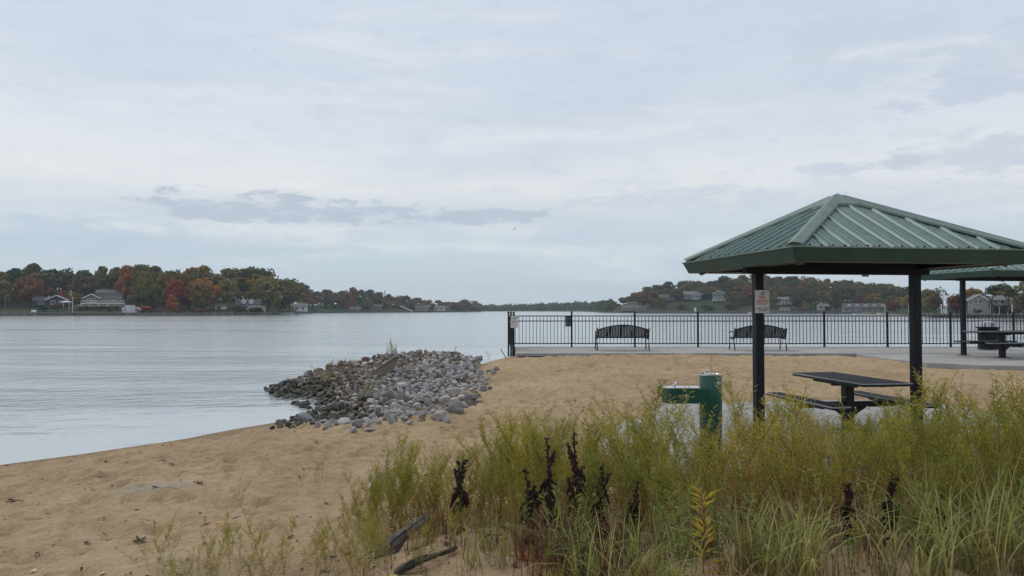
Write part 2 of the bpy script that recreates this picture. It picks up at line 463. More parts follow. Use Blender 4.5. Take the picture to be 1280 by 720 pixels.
# pads of concrete that the sand must stay below
PAD1 = [(1.15, 9.0), (1.25, 10.9), (1.7, 12.2), (2.35, 13.1), (2.75, 14.5), (3.4, 14.9), (7.4, 15.5), (8.2, 14.8), (8.5, 9.6), (8.0, 8.3), (1.4, 8.1)]
PAD2 = [(11.05, 24.9), (10.9, 22.2), (11.1, 20.6), (11.9, 19.6), (13.2, 19.3), (19.5, 20.2), (19.4, 24.9)]

# ------------------------------------------------------------------ ground
def axis(segs):
    out = []
    for a, b, st in segs:
        n = max(1, int(round((b - a) / st))); out += list(np.linspace(a, b, n, endpoint=False))
    out.append(segs[-1][1]); return np.array(out)
gx = axis([(-160, -40, 15), (-40, -12, 2), (-12, -8, .3), (-8, 9, .062), (9, 20, .2), (20, 60, 2), (60, 300, 20)])
gy = axis([(-220, -20, 20), (-20, 2, 1), (2, 4, .15), (4, 13, .062), (13, 29.9, .1), (29.9, 34, .5), (34, 60, 4)])
GX, GY = np.meshgrid(gx, gy)
GZ = ground_z(GX, GY)
# footprints and scuffs trodden into the beach
fr = np.random.default_rng(11)
sdg = signed_shore(GX, GY)
for _ in range(5200):
    t = fr.random()
    cx, cy = fr.uniform(-8, 9.5), fr.uniform(4.8, 25)
    a = fr.normal(.3, .9); rx, ry = fr.uniform(.07, .16), fr.uniform(.05, .10)
    ix = slice(*np.searchsorted(gx, (cx - .6, cx + .6))); iy = slice(*np.searchsorted(gy, (cy - .6, cy + .6)))
    if ix.stop - ix.start < 2: continue
    X, Y = GX[iy, ix] - cx, GY[iy, ix] - cy
    u, v = X * math.cos(a) + Y * math.sin(a), -X * math.sin(a) + Y * math.cos(a)
    r = np.sqrt((u / rx) ** 2 + (v / ry) ** 2)
    dep = fr.uniform(.018, .05)
    GZ[iy, ix] += np.where(sdg[iy, ix] > .5, -dep * np.exp(-r ** 3) + dep * .45 * np.exp(-((r - 1.45) / .35) ** 2), 0)
pad = np.array(PAD1)
GZ = np.where(in_poly(GX, GY, pad) , -.06, GZ)
GZ = np.where(in_poly(GX, GY, np.array(PAD2)) | ((GX > .05) & (GY > 24.95) & (GY < 29.1)), np.minimum(GZ, .2), GZ)
# deck edge band: sand tucked just below the promenade
GZ = np.where((GX > .05) & (GY > 23.8) & (GY <= 24.95), np.minimum(GZ, .37), GZ)
nx, ny = len(gx), len(gy)
idx = np.arange(nx * ny).reshape(ny, nx)
F = np.stack([idx[:-1, :-1], idx[:-1, 1:], idx[1:, 1:], idx[1:, :-1]], -1).reshape(-1, 4)
gm = npmesh('ground', np.stack([GX, GY, GZ], -1).reshape(-1, 3), [F], [M['sand']])
gm.polygons.foreach_set('use_smooth', [True] * len(gm.polygons))
ground = tag(link('ground', gm), 'tan sandy beach with footprints sloping to the lake', None, None, 'structure')
def gsurf(x, y):
    """height of the built sand surface"""
    i = min(max(np.searchsorted(gx, x) - 1, 0), nx - 2); j = min(max(np.searchsorted(gy, y) - 1, 0), ny - 2)
    fx = (x - gx[i]) / (gx[i + 1] - gx[i]); fy = (y - gy[j]) / (gy[j + 1] - gy[j])
    return float((GZ[j, i] * (1 - fx) + GZ[j, i + 1] * fx) * (1 - fy) + (GZ[j + 1, i] * (1 - fx) + GZ[j + 1, i + 1] * fx) * fy)

wm = MB().add([(-3000, -2500, 0), (3000, -2500, 0), (3000, 3000, 0), (-3000, 3000, 0)], [(0, 1, 2, 3)])
wo_ = wm.build('lake_water', M['water'], None, (0, 0, WATER)); tag(wo_, 'grey rippled lake water reaching the far shores', None, None, 'structure')

# ------------------------------------------------------------------ far shores
FPX = [-2600, -1500, -700, -300, 0, 200, 320, 345, 365, 400, 500, 560, 590, 601, 640, 700, 738, 757, 775, 830, 900, 960, 1060, 1110, 1150, 1166, 1280, 1500, 2200, 4000]
FD = [190, 215, 240, 252, 262, 265, 278, 300, 360, 490, 545, 600, 680, 900, 980, 930, 800, 560, 480, 455, 430, 410, 385, 345, 280, 200, 183, 165, 125, 80]
HPX = [-2600, 0, 60, 130, 330, 400, 560, 600, 740, 780, 850, 960, 1000, 1060, 1150, 1166, 1280, 4000]
HH = [6, 5.5, 6.2, 5.5, 5.5, 4, 2, 1, 1.5, 5, 9.5, 10, 9, 6, 3, 1.2, 1.8, 2]
def fy0(px): return float(np.interp(px, FPX, FD))
def fz(px, s):
    h = float(np.interp(px, HPX, HH)); t = min(max((s - 2) / 55, 0), 1)
    return .45 + h * (t * t * (3 - 2 * t)) + .15 * min(s, 4) / 4
def fp(px, s):
    Y = fy0(px) + s
    return Vector(((px - 640) / 960 * Y, Y, fz(px, s)))
pxs = np.unique(np.concatenate([np.linspace(-2600, -300, 24), np.linspace(-300, 330, 80), np.linspace(330, 620, 70), np.linspace(620, 740, 20), np.linspace(740, 1290, 90), np.linspace(1290, 4000, 30)]))
ss = [0, .05, 1, 3, 7, 12, 18, 25, 35, 48, 60, 90, 160, 320]
vs = []
for p_ in pxs:
    Y0 = fy0(p_)
    vs.append(((p_ - 640) / 960 * Y0, Y0, -1.5))
    for s_ in ss[1:]:
        q = fp(p_, s_)
        vs.append((q.x, q.y, q.z + (mnoise.noise(Vector((q.x * .08, q.y * .08, 0))) * .35 if s_ > 3 else 0)))
k = len(ss); idx = np.arange(len(vs)).reshape(-1, k)
F = np.stack([idx[:-1, :-1], idx[1:, :-1], idx[1:, 1:], idx[:-1, 1:]], -1).reshape(-1, 4)
def shore_mat():
    m = bpy.data.materials.new('far_shore_turf'); m.use_nodes = True
    n = NT(m.node_tree); bs = m.node_tree.nodes['Principled BSDF']
    co = n.n('ShaderNodeTexCoord').outputs['Object']
    a = n.ramp(n.noise(co, .05, 5, .6), [(.36, (.028, .05, .02)), (.5, (.036, .058, .022)), (.6, (.065, .052, .03))])
    b = n.ramp(n.noise(co, 1.4, 5, .7), [(.3, (.7, .7, .7)), (.7, (1.2, 1.2, 1.2))])
    x, y, z = n.sep(co)
    c = n.mix(1, a, b, 'MULTIPLY')
    c = n.mix(n.maprange(z, .25, .5, 1, 0), c, (.07, .065, .06, 1))
    n.lk(c, bs.inputs['Base Color']); bs.inputs['Roughness'].default_value = .95
    bs.inputs['Specular IOR Level'].default_value = .1
    return m
M['shore'] = shore_mat()
tag(link('far_shore_terrain', npmesh('far_shore_terrain', np.array(vs), [F], [M['shore']])), 'wooded shores and low hills across the lake', None, None, 'structure')

# ------------------------------------------------------------------ tree prototypes (unit height, unit width)
def quad_cloud(rng, pts, nrm, size, jit=.9):
    n = len(pts)
    nrm = nrm + rng.normal(0, jit, (n, 3)); nrm /= np.linalg.norm(nrm, axis=1)[:, None]
    a = np.cross(nrm, rng.normal(0, 1, (n, 3))); a /= np.linalg.norm(a, axis=1)[:, None]
    b = np.cross(nrm, a)
    s = size * rng.uniform(.55, 1.25, (n, 1)); e = rng.uniform(.5, .95, (n, 1))
    v = np.stack([pts - a * s, pts + b * s * e - nrm * s * .2, pts + a * s, pts - b * s * e - nrm * s * .2], 1)
    return v.reshape(-1, 3)
def proto_tree(seed, kind='oak'):
    rng = np.random.default_rng(seed)
    tr = MB(); cents = []
    if kind == 'oak':
        tr.tube([(0, 0, -.04), (.01, 0, .12), (0, .01, .3), (.02, 0, .6)], [.035, .026, .02, .006], 6)
        nC = 34
        for i in range(nC):
            while True:
                p = rng.uniform(-1, 1, 3)
                if .25 < np.linalg.norm(p) < 1: break
            p = p * np.array([.42, .42, .38]) + np.array([0, 0, .57])
            wz = 1 - .35 * max(0, (p[2] - .6) / .4)
            cents.append((p * np.array([wz, wz, 1]), rng.uniform(.11, .18)))
        for i in range(0, nC, 4):
            c = cents[i][0]; z0 = rng.uniform(.12, .35)
            tr.tube([(0, 0, z0), (c[0] * .5, c[1] * .5, z0 + (c[2] - z0) * .6), tuple(c)], [.014, .009, .003], 4, False)
        per, sz = 62, .046
    elif kind == 'tall':
        tr.tube([(0, 0, -.04), (.01, 0, .2), (0, .01, .5), (.0, 0, .8)], [.03, .024, .016, .004], 6)
        nC = 36
        for i in range(nC):
            h = rng.uniform(.18, .95); r = .40 * math.sin(min(1, (1.02 - h) / .5) * math.pi / 2) * rng.uniform(.2, 1); a = rng.uniform(0, 6.28)
            cents.append((np.array([r * math.cos(a), r * math.sin(a), h]), rng.uniform(.07, .15)))
        for i in range(0, nC, 4):
            c = cents[i][0]; z0 = c[2] * .6
            tr.tube([(0, 0, z0), (c[0] * .6, c[1] * .6, (z0 + c[2]) / 2 + .03), tuple(c)], [.012, .008, .003], 4, False)
        per, sz = 58, .044
    elif kind == 'pine':
        tr.tube([(0, 0, -.04), (0, 0, .5), (0, 0, .98)], [.028, .018, .004], 6)
        for i in range(46):
            h = rng.uniform(.15, 1.0); r = .40 * (1.03 - h) * rng.uniform(.35, 1.1); a = rng.uniform(0, 6.28)
            cents.append((np.array([r * math.cos(a), r * math.sin(a), h]), rng.uniform(.035, .075)))
        per, sz = 36, .03
    elif kind == 'bush':
        for k in range(5):
            a = k * 1.3
            tr.tube([(0, 0, -.05), (.12 * math.cos(a), .12 * math.sin(a), .35), (.25 * math.cos(a), .25 * math.sin(a), .75)], [.02, .014, .004], 4)
        for i in range(22):
            p = rng.normal(0, 1, 3); p /= np.linalg.norm(p); p = p * rng.uniform(.4, 1) * np.array([.36, .36, .38]) + np.array([0, 0, .48])
            cents.append((p, rng.uniform(.1, .19)))
        per, sz = 60, .055
    elif kind == 'bare':
        def br(p, d, L, r, dep):
            q = p + d * L
            tr.tube([tuple(p), tuple((p + q) / 2 + rng.normal(0, .012, 3)), tuple(q)], [r, r * .8, r * .55], 4 if dep else 6, False)
            if dep < 5:
                for k in range(3 if dep < 4 else 2):
                    nd = d + rng.normal(0, .42, 3) + np.array([0, 0, .12]); nd /= np.linalg.norm(nd)
                    br(q, nd, L * rng.uniform(.62, .86), r * .58, dep + 1)
            else: cents.append((q, .03))
        br(np.array([0, 0, -.03]), np.array([.03, 0, 1.0]), .24, .024, 0)
        ix = rng.permutation(len(cents))[:230]; cents = [cents[i] for i in ix]
        per, sz = 6, .014
    pts, nr = [], []
    for c, r in cents:
        v = rng.normal(0, 1, (per, 3)); v /= np.linalg.norm(v, axis=1)[:, None]
        rad = rng.uniform(.55, 1.08, (per, 1)) * np.array([[1, 1, .8]])
        pts.append(c + v * r * rad); nr.append(v)
    pts = np.concatenate(pts); nr = np.concatenate(nr)
    if kind != 'bare': pts[:, 2] = np.clip(pts[:, 2], .04, 1.0)
    V = quad_cloud(rng, pts, nr, sz)
    Fq = np.arange(len(V)).reshape(-1, 4)
    cm = npmesh('crown', V, [Fq], [None])
    tm = tr.mesh('trunk', M['bark'])
    return tm, cm
PROTO = {'oak': [proto_tree(s, 'oak') for s in (1, 2, 3, 4)], 'tall': [proto_tree(s, 'tall') for s in (11, 12, 13)],
         'pine': [proto_tree(21, 'pine'), proto_tree(22, 'pine')], 'bush': [proto_tree(31, 'bush'), proto_tree(32, 'bush')], 'bare': [proto_tree(41, 'bare')]}

def leafmat(name, a, b, c):
    m = bpy.data.materials.new(name); m.use_nodes = True
    n = NT(m.node_tree); bs = m.node_tree.nodes['Principled BSDF']
    g = n.n('ShaderNodeNewGeometry'); co = n.n('ShaderNodeTexCoord').outputs['Object']; oi = n.n('ShaderNodeObjectInfo')
    f = n.m('ADD', n.m('MULTIPLY', g.outputs['Random Per Island'], .45), n.m('MULTIPLY', n.noise(co, 4.5, 3, .5), .75))
    f = n.m('ADD', f, n.m('MULTIPLY', n.m('SUBTRACT', oi.outputs['Random'], .5), .22))
    col = n.ramp(f, [(.3, a), (.55, b), (.82, c)])
    n.lk(col, bs.inputs['Base Color']); bs.inputs['Roughness'].default_value = .8; bs.inputs['Specular IOR Level'].default_value = .15
    t = n.n('ShaderNodeBsdfTranslucent'); n.lk(col, t.inputs[0])
    mx = n.n('ShaderNodeMixShader'); mx.inputs[0].default_value = .18
    n.lk(bs.outputs[0], mx.inputs[1]); n.lk(t.outputs[0], mx.inputs[2]); n.lk(mx.outputs[0], m.node_tree.nodes['Material Output'].inputs[0])
    return m
L = {
 'dark green': leafmat('leaf_dark_green', (0.044, 0.066, 0.023), (0.072, 0.098, 0.032), (0.116, 0.132, 0.045)),
 'olive': leafmat('leaf_olive', (0.076, 0.080, 0.025), (0.140, 0.133, 0.041), (0.215, 0.184, 0.055)),
 'golden olive': leafmat('leaf_golden_olive', (0.108, 0.092, 0.025), (0.224, 0.162, 0.041), (0.358, 0.228, 0.053)),
 'light olive': leafmat('leaf_light_olive', (0.108, 0.109, 0.039), (0.197, 0.184, 0.065), (0.278, 0.246, 0.089)),
 'orange': leafmat('leaf_orange', (0.197, 0.088, 0.032), (0.376, 0.154, 0.045), (0.520, 0.228, 0.056)),
 'rust': leafmat('leaf_rust', (0.134, 0.063, 0.036), (0.242, 0.098, 0.045), (0.305, 0.137, 0.058)),
 'crimson': leafmat('leaf_crimson', (0.161, 0.035, 0.023), (0.305, 0.063, 0.036), (0.412, 0.097, 0.048)),
 'red orange': leafmat('leaf_red_orange', (0.269, 0.074, 0.036), (0.484, 0.132, 0.052), (0.609, 0.193, 0.068)),
 'brown': leafmat('leaf_brown', (0.099, 0.074, 0.041), (0.170, 0.119, 0.061), (0.233, 0.158, 0.077)),
 'maroon': leafmat('leaf_maroon', (0.090, 0.031, 0.029), (0.152, 0.049, 0.040), (0.215, 0.079, 0.056)),
 'yellow': leafmat('leaf_yellow', (0.233, 0.158, 0.032), (0.394, 0.263, 0.048), (0.538, 0.351, 0.065)),
 'blue green': leafmat('leaf_blue_green', (0.032, 0.061, 0.036), (0.050, 0.088, 0.052), (0.081, 0.114, 0.065)),
}
for cl in PROTO.values():
    for tm, cm in cl: cm.materials[0] = L['olive']
rt = np.random.default_rng(5)
TREES = []
def tree(px, s, ytop, wpx, colour, kind='oak', label=None, group=None, name=None):
    b = fp(px, s)
    h = 1.8 + (387 - ytop) / 960 * b.y - b.z
    h = max(h, 1.2); w = wpx / 960 * b.y
    pr = PROTO[kind]; tm, cm = pr[int(rt.integers(len(pr)))]
    nm = name or {'oak': 'broadleaf_tree', 'tall': 'broadleaf_tree', 'pine': 'pine_tree', 'bush': 'shrub', 'bare': 'bare_tree'}[kind]
    t = empty(nm, b, rt.uniform(0, 6.28))
    o1 = link('trunk', tm, t, scale=(w, w, h)); o2 = link('crown', cm, t, scale=(w, w, h))
    o2.material_slots[0].link = 'OBJECT'; o2.material_slots[0].material = L[colour]
    tag(t, label, 'shrub' if kind == 'bush' else 'tree', group)
    TREES.append(t); return t
def ordn(n):
    return f"{n}{'th' if 10 <= n % 100 <= 20 else {1: 'st', 2: 'nd', 3: 'rd'}.get(n % 10, 'th')}"
SKY = [(-400, 338), (-100, 340), (0, 337), (35, 329), (60, 332), (92, 332), (110, 338), (130, 334), (150, 331), (190, 333), (245, 333), (285, 333), (298, 339), (318, 333), (335, 333), (350, 341), (365, 349), (380, 357),
       (392, 362), (420, 361), (455, 360), (470, 366), (500, 368), (530, 373), (560, 376), (580, 372), (592, 376), (601, 382), (640, 381), (700, 379), (720, 377), (738, 379), (760, 376), (790, 370), (803, 361), (822, 353), (845, 354), (860, 351), (872, 350),
       (890, 352), (905, 346), (925, 344), (950, 342), (975, 344), (1000, 345), (1040, 346), (1070, 350), (1110, 354), (1150, 359), (1166, 362), (1200, 372), (1290, 372), (1600, 370)]
def skyl(px): return float(np.interp(px, [a for a, b in SKY], [b for a, b in SKY]))
def row(x0, x1, step, s, dtop, cols, where, wk=1.5, kinds=('oak', 'oak', 'tall'), jit=.35):
    n = 0; px = x0
    while px < x1:
        n += 1
        cx = px + rt.uniform(-jit, jit) * step
        colr = cols[int(rt.integers(len(cols)))]; kd = kinds[int(rt.integers(len(kinds)))]
        tree(cx, s * rt.uniform(.85, 1.15), skyl(cx) + dtop + rt.uniform(-1.5, 3.0), step * wk * rt.uniform(.85, 1.2), colr, kd,
             f"{colr} {'pine' if kd == 'pine' else 'tree'}, {ordn(n)} from the left {where}", 'trees ' + where)
        px += step
# left near shore
row(-140, 372, 20, 72, 0, ['dark green', 'olive', 'dark green', 'olive', 'golden olive', 'blue green'], 'along the skyline ridge of the left shore', 1.9)
row(-130, 352, 25, 44, 9, ['dark green', 'olive', 'dark green', 'golden olive', 'brown'], 'in the middle rank of the left shore woods', 1.7)
GL = 'autumn trees standing before the left shore woods'
for a in [(3, 26, 352, 36, 'olive', 'oak', 'olive tree at the left picture edge above the green lawn'),
          (38, 30, 345, 42, 'rust', 'oak', 'broad rusty maroon tree above the lawn left of the navy house'),
          (22, 36, 360, 22, 'dark green', 'bush', 'dark shrub under the broad rusty tree left of the navy house'),
          (78, 36, 361, 14, 'crimson', 'bush', 'small crimson tree behind the navy gabled house'),
          (96, 34, 364, 20, 'golden olive', 'bush', 'small yellowish round tree between navy house and white house'),
          (100, 40, 351, 20, 'dark green', 'pine', 'dark conical evergreen behind the white house with decks'),
          (157, 32, 332, 30, 'orange', 'tall', 'tall orange tree right behind the white house with decks'),
          (180, 28, 340, 34, 'golden olive', 'tall', 'tall golden olive tree right of the tall orange tree'),
          (174, 14, 352, 30, 'olive', 'oak', 'olive tree by the water above the white boathouse'),
          (192, 12, 356, 26, 'dark green', 'oak', 'dark green shoreline tree left of the crimson tree'),
          (205, 30, 342, 30, 'golden olive', 'oak', 'gold tinted tree behind the crimson tree'),
          (219, 20, 350, 32, 'crimson', 'oak', 'bright crimson tree, reddest on the left shore'),
          (216, 12, 366, 20, 'red orange', 'bush', 'orange red lower tree in front of the crimson tree'),
          (181, 7, 381, 22, 'red orange', 'bush', 'low red orange bush beside the white boathouse'),
          (237, 22, 358, 24, 'maroon', 'bush', 'dull maroon tree right of the crimson tree'),
          (255, 20, 345, 40, 'orange', 'oak', 'wide orange tree right of the crimson tree'),
          (252, 14, 354, 36, 'golden olive', 'oak', 'golden olive tree in front of the wide orange tree'),
          (284, 22, 347, 34, 'light olive', 'oak', 'pale olive tree left of the grey dormer house'),
          (318, 44, 334, 36, 'dark green', 'oak', 'tall dark oak behind the grey dormer house'),
          (336, 10, 342, 40, 'light olive', 'oak', 'large pale olive tree right of the grey dormer house'),
          (362, 12, 349, 36, 'olive', 'oak', 'big dark olive tree at the tip of the left near shore'),
          (352, 20, 346, 34, 'dark green', 'oak', 'dark tree between the two big olive trees at the tip'),
          (378, 14, 358, 20, 'brown', 'oak', 'brown tree at the right end of the left near shore'),
          (376, 8, 374, 9, 'yellow', 'bush', 'small yellow tree above the white porch at the tip'),
          (54, 12, 381, 18, 'dark green', 'bush', 'dark shrub at the lawn edge below the navy house'),
          (72, 13, 377, 16, 'brown', 'bush', 'brown shrub in front of the navy house'),
          (250, 8, 386, 30, 'rust', 'bush', 'low rusty hedge along the seawall'),
          (228, 7, 387, 26, 'rust', 'bush', 'low rusty shrub under the crimson tree'),
          (138, 5, 389, 8, 'brown', 'bush', 'small brown bush left of the white boathouse'),
          (300, 8, 381, 22, 'dark green', 'bush', 'green shrub below the grey dormer house'),
          (320, 8, 383, 22, 'dark green', 'bush', 'dark shrub right below the grey dormer house')]:
    tree(a[0], a[1], a[2], a[3], a[4], a[5], a[6])
for i, px in enumerate(range(100, 172, 9)):
    tree(px, 15 + (i % 3), 381.5, 13, 'dark green' if i % 2 else 'brown', 'bush', f'dark hedge shrub, {ordn(i + 1)} from the left below the white house decks', 'hedge below the white house decks')
# left far shore
row(372, 597, 11.5, 70, 0, ['brown', 'rust', 'olive', 'dark green', 'rust', 'brown'], 'along the skyline of the farther left shore', 1.75)
row(380, 592, 13, 32, 6, ['dark green', 'olive', 'brown', 'dark green', 'rust', 'light olive'], 'in the front rank of the farther left shore', 1.6)
tree(481, 60, 362, 5, 'dark green', 'pine', 'thin spiky pine poking above the farther left shore')
tree(441, 12, 373, 13, 'rust', 'oak', 'round rust coloured tree near water on the farther left shore')
tree(459, 12, 372, 14, 'light olive', 'oak', 'pale grey green round tree near water on the farther left shore')
tree(540, 10, 380, 8, 'maroon', 'bush', 'small pinkish red tree among cottages on the farther left shore')
tree(560, 8, 383, 5, 'orange', 'bush', 'tiny orange tree among cottages on the farther left shore')
tree(576, 8, 383, 9, 'rust', 'bush', 'tiny rusty tree at the tip of the farther left shore')
# right shore hill
row(748, 800, 10, 55, 0, ['rust', 'brown', 'brown'], 'at the low left end of the right shore', 1.6)
row(800, 1172, 13, 105, 0, ['olive', 'rust', 'dark green', 'brown', 'olive', 'golden olive'], 'along the skyline of the right shore hill', 2.1)
row(806, 1172, 14, 72, 6, ['olive', 'dark green', 'brown', 'olive', 'dark green', 'rust'], 'in the middle rank of the right shore hill', 1.9)
row(806, 985, 19, 50, 11, ['brown', 'olive', 'rust', 'olive'], 'behind the houses of the right shore hill', 1.6)
row(985, 1165, 18, 42, 15, ['dark green', 'olive', 'dark green', 'olive', 'golden olive'], 'in the front rank of the right shore hill', 1.5)
tree(868, 75, 353, 12, 'brown', 'bare', 'nearly bare forked tree on the right shore skyline')
tree(837, 70, 353, 9, 'dark green', 'pine', 'narrow dark pine on the right shore skyline')
tree(1065, 80, 349, 11, 'dark green', 'pine', 'dark pine standing highest under the near shelter roof')
for a in [(918, 24, 365, 26, 'olive', 'oak', 'olive tree right of the white gable house on the hill'), (935, 30, 358, 26, 'rust', 'oak', 'rusty tree left of the near shelter post'),
          (815, 26, 362, 22, 'brown', 'oak', 'brown tree above the tan terraced house'), (964, 20, 366, 22, 'olive', 'oak', 'olive tree just right of the lifeguard sign'), (912, 14, 378, 20, 'dark green', 'bush', 'dark shrub on the slope below the white gable house'), (884, 12, 380, 20, 'dark green', 'bush', 'dark shrub on the slope below the blue grey house'), (852, 14, 377, 18, 'brown', 'bush', 'brown shrub on the slope below the brown house'), (826, 18, 372, 16, 'olive', 'oak', 'low olive tree between the tan house and brown house'), (803, 22, 364, 20, 'brown', 'oak', 'brown tree left above the tan terraced house'), (847, 40, 362, 20, 'dark green', 'oak', 'dark tree between the brown house and blue grey house'),
          (880, 46, 357, 24, 'brown', 'oak', 'brown oak left of the white gable house'), (1003, 14, 362, 34, 'dark green', 'oak', 'broad dark green tree right of the white hillside house'),
          (1007, 5, 375, 12, 'golden olive', 'bush', 'small golden tree in front of the broad dark green tree'),
          (1044, 9, 364, 26, 'dark green', 'oak', 'dark tree right of the white gabled boathouse'), (1073, 20, 368, 16, 'maroon', 'oak', 'dusky red tree behind the long dormer building'),
          (1114, 10, 376, 17, 'maroon', 'oak', 'dusky red tree at the right end of the long dormer building'), (1137, 10, 368, 26, 'golden olive', 'oak', 'golden brown tree left of the near shelter right post')]:
    tree(*a[:6], a[6])
# near right shore
for a in [(1176, 8, 350, 34, 'brown', 'bare', 'almost leafless tree between the shelter posts'), (1168, 14, 368, 22, 'brown', 'oak', 'brown tree behind the almost leafless tree'),
          (1196, 9, 367, 26, 'maroon', 'oak', 'low wide dark red tree beside the pale two storey house'), (1206, 22, 360, 20, 'orange', 'oak', 'orange tree half behind the far shelter post'),
          (1256, 34, 352, 28, 'dark green', 'oak', 'dark oak rising behind the pale two storey house'), (1290, 10, 349, 50, 'light olive', 'oak', 'large pale olive tree at the right picture edge'),
          (1218, 40, 358, 26, 'rust', 'oak', 'rust tree behind the left gable of the pale house'),
          (1222, 5, 386, 12, 'rust', 'bush', 'low rusty shrub before the pale house'), (1268, 6, 384, 22, 'olive', 'bush', 'low olive shrub at the right before the tan house'),
          (1340, 16, 352, 60, 'olive', 'oak', 'olive tree right of the tan house'), (1420, 20, 350, 70, 'brown', 'oak', 'brown tree far right of the tan house')]:
    tree(*a[:6], a[6])
# the leaning dark tree in front of the pale house
lt = empty('leaning_tree', fp(1242, 4)); tag(lt, 'leaning dark tree with curved trunk before the pale two storey house', 'tree')
sc = lt.location.y / 960
cb = MB(); cb.tube([(0, 0, -.2), (-.1 * 1, 0, 1.6), (-1.0, 0, 4.0), (-2.8, .2, 5.4), (-5.0, .3, 5.8)], [.28, .24, .2, .13, .05], 7)
cb.tube([(-.6, 0, 3.2), (.4, .3, 5.2), (1.3, .4, 6.6)], [.16, .11, .04], 6)
cb.tube([(-2.0, .1, 5.0), (-2.2, -.4, 6.2), (-2.4, -.5, 7)], [.1, .07, .03], 5)
cb.build('trunk', M['bark'], lt)
o = link('crown', PROTO['oak'][2][1], lt, (.6, .3, 3.9), (0, 0, 1), (6.2, 5, 3.6)); o.material_slots[0].link = 'OBJECT'; o.material_slots[0].material = L['dark green']
o = link('crown', PROTO['bush'][0][1], lt, (-4.3, .3, 4.9), (0, 0, 1), (3.4, 3, 1.7)); o.material_slots[0].link = 'OBJECT'; o.material_slots[0].material = L['golden olive']
lt2 = copy_tree(lt); q = fp(1262, 6); lt2.location = q; lt2.rotation_euler = (0, 0, .5); lt2.scale = (.8, .8, .9)
lt2['label'] = 'smaller leaning tree right of the pale two storey house porch'

# undergrowth and the far wood: masses nobody could count
def mass(name, label, pts_size, m):
    Vs = []
    rng = np.random.default_rng(77)
    for (c, r, n, sz) in pts_size:
        v = rng.normal(0, 1, (n, 3)); v /= np.linalg.norm(v, axis=1)[:, None]; v[:, 2] = np.abs(v[:, 2])
        p = np.array(c) + v * np.array(r) * rng.uniform(.6, 1.05, (n, 1))
        Vs.append(quad_cloud(rng, p, v, sz))
    V = np.concatenate(Vs)
    return tag(link(name, npmesh(name, V, [np.arange(len(V)).reshape(-1, 4)], [m])), label, None, None, 'stuff')
ps = []
for px in np.arange(-120, 600, 2.6):
    if 355 < px < 400: continue
    s = rt.uniform(30, 62); b = fp(px, s); k = b.y / 275
    ps.append(((b.x, b.y, b.z - .5), (2.6 * k, 2.6, rt.uniform(2.0, 4.2)), 26, .55 * k))
for px in np.arange(985, 1170, 2.2):
    b = fp(px, rt.uniform(24, 60)); ps.append(((b.x, b.y, b.z - .5), (3.2, 3, rt.uniform(2, 5)), 26, .8))
for px in np.arange(795, 985, 1.5):
    b = fp(px, rt.uniform(46, 80)); ps.append(((b.x, b.y, b.z - .5), (3.2, 3, rt.uniform(2, 5)), 26, .8))
mass('woodland_undergrowth', 'dark undergrowth filling the woods along the shores', ps, L['dark green'])
ps = []
for i in range(230):
    px = rt.uniform(590, 765); b = fp(px, rt.uniform(10, 120)); top = 1.8 + (387 - skyl(px) - rt.uniform(-1, 2.5)) / 960 * b.y
    ps.append(((b.x, b.y, b.z + .5), (rt.uniform(4, 8), 5, max(3, top - b.z)), 80, 1.25))
mass('distant_wood', 'distant blue grey wood across the far end of the lake', ps, L['dark green'])

# ------------------------------------------------------------------ houses
HM = {}
def hm(name, col, rough=.7):
    if name not in HM: HM[name] = mat('house_' + name, col, rough, 0, .1, .8)
    return HM[name]
hm('white', (.52, .52, .52)); hm('grey', (.14, .145, .15)); hm('navy', (.035, .042, .055)); hm('tan', (.27, .23, .185)); hm('roof_grey', (.075, .075, .08), .9)
hm('roof_brown', (.09, .075, .065), .9); hm('brown', (.12, .09, .07)); hm('pale', (.36, .37, .385)); hm('bluegrey', (.11, .13, .145)); hm('roof_light', (.15, .15, .15), .9)
def window(h, x, z, w, hh, y, panes=2):
    """on the wall facing the lake (local -y)"""
    f = MB()
    t = .09
    for sx in (-1, 1): f.box((x + sx * (w / 2 + t / 2), y - .03, z), (t, .12, hh + 2 * t))
    for sz in (-1, 1): f.box((x, y - .03, z + sz * (hh / 2 + t / 2)), (w, .12, t))
    for k in range(1, panes): f.box((x - w / 2 + w * k / panes, y - .03, z), (.07, .1, hh))
    wo2 = f.build('window', M['trim_white'], h)
    MB().box((x, y - .015, z), (w, .04, hh)).build('pane', M['dark_glass'], wo2)
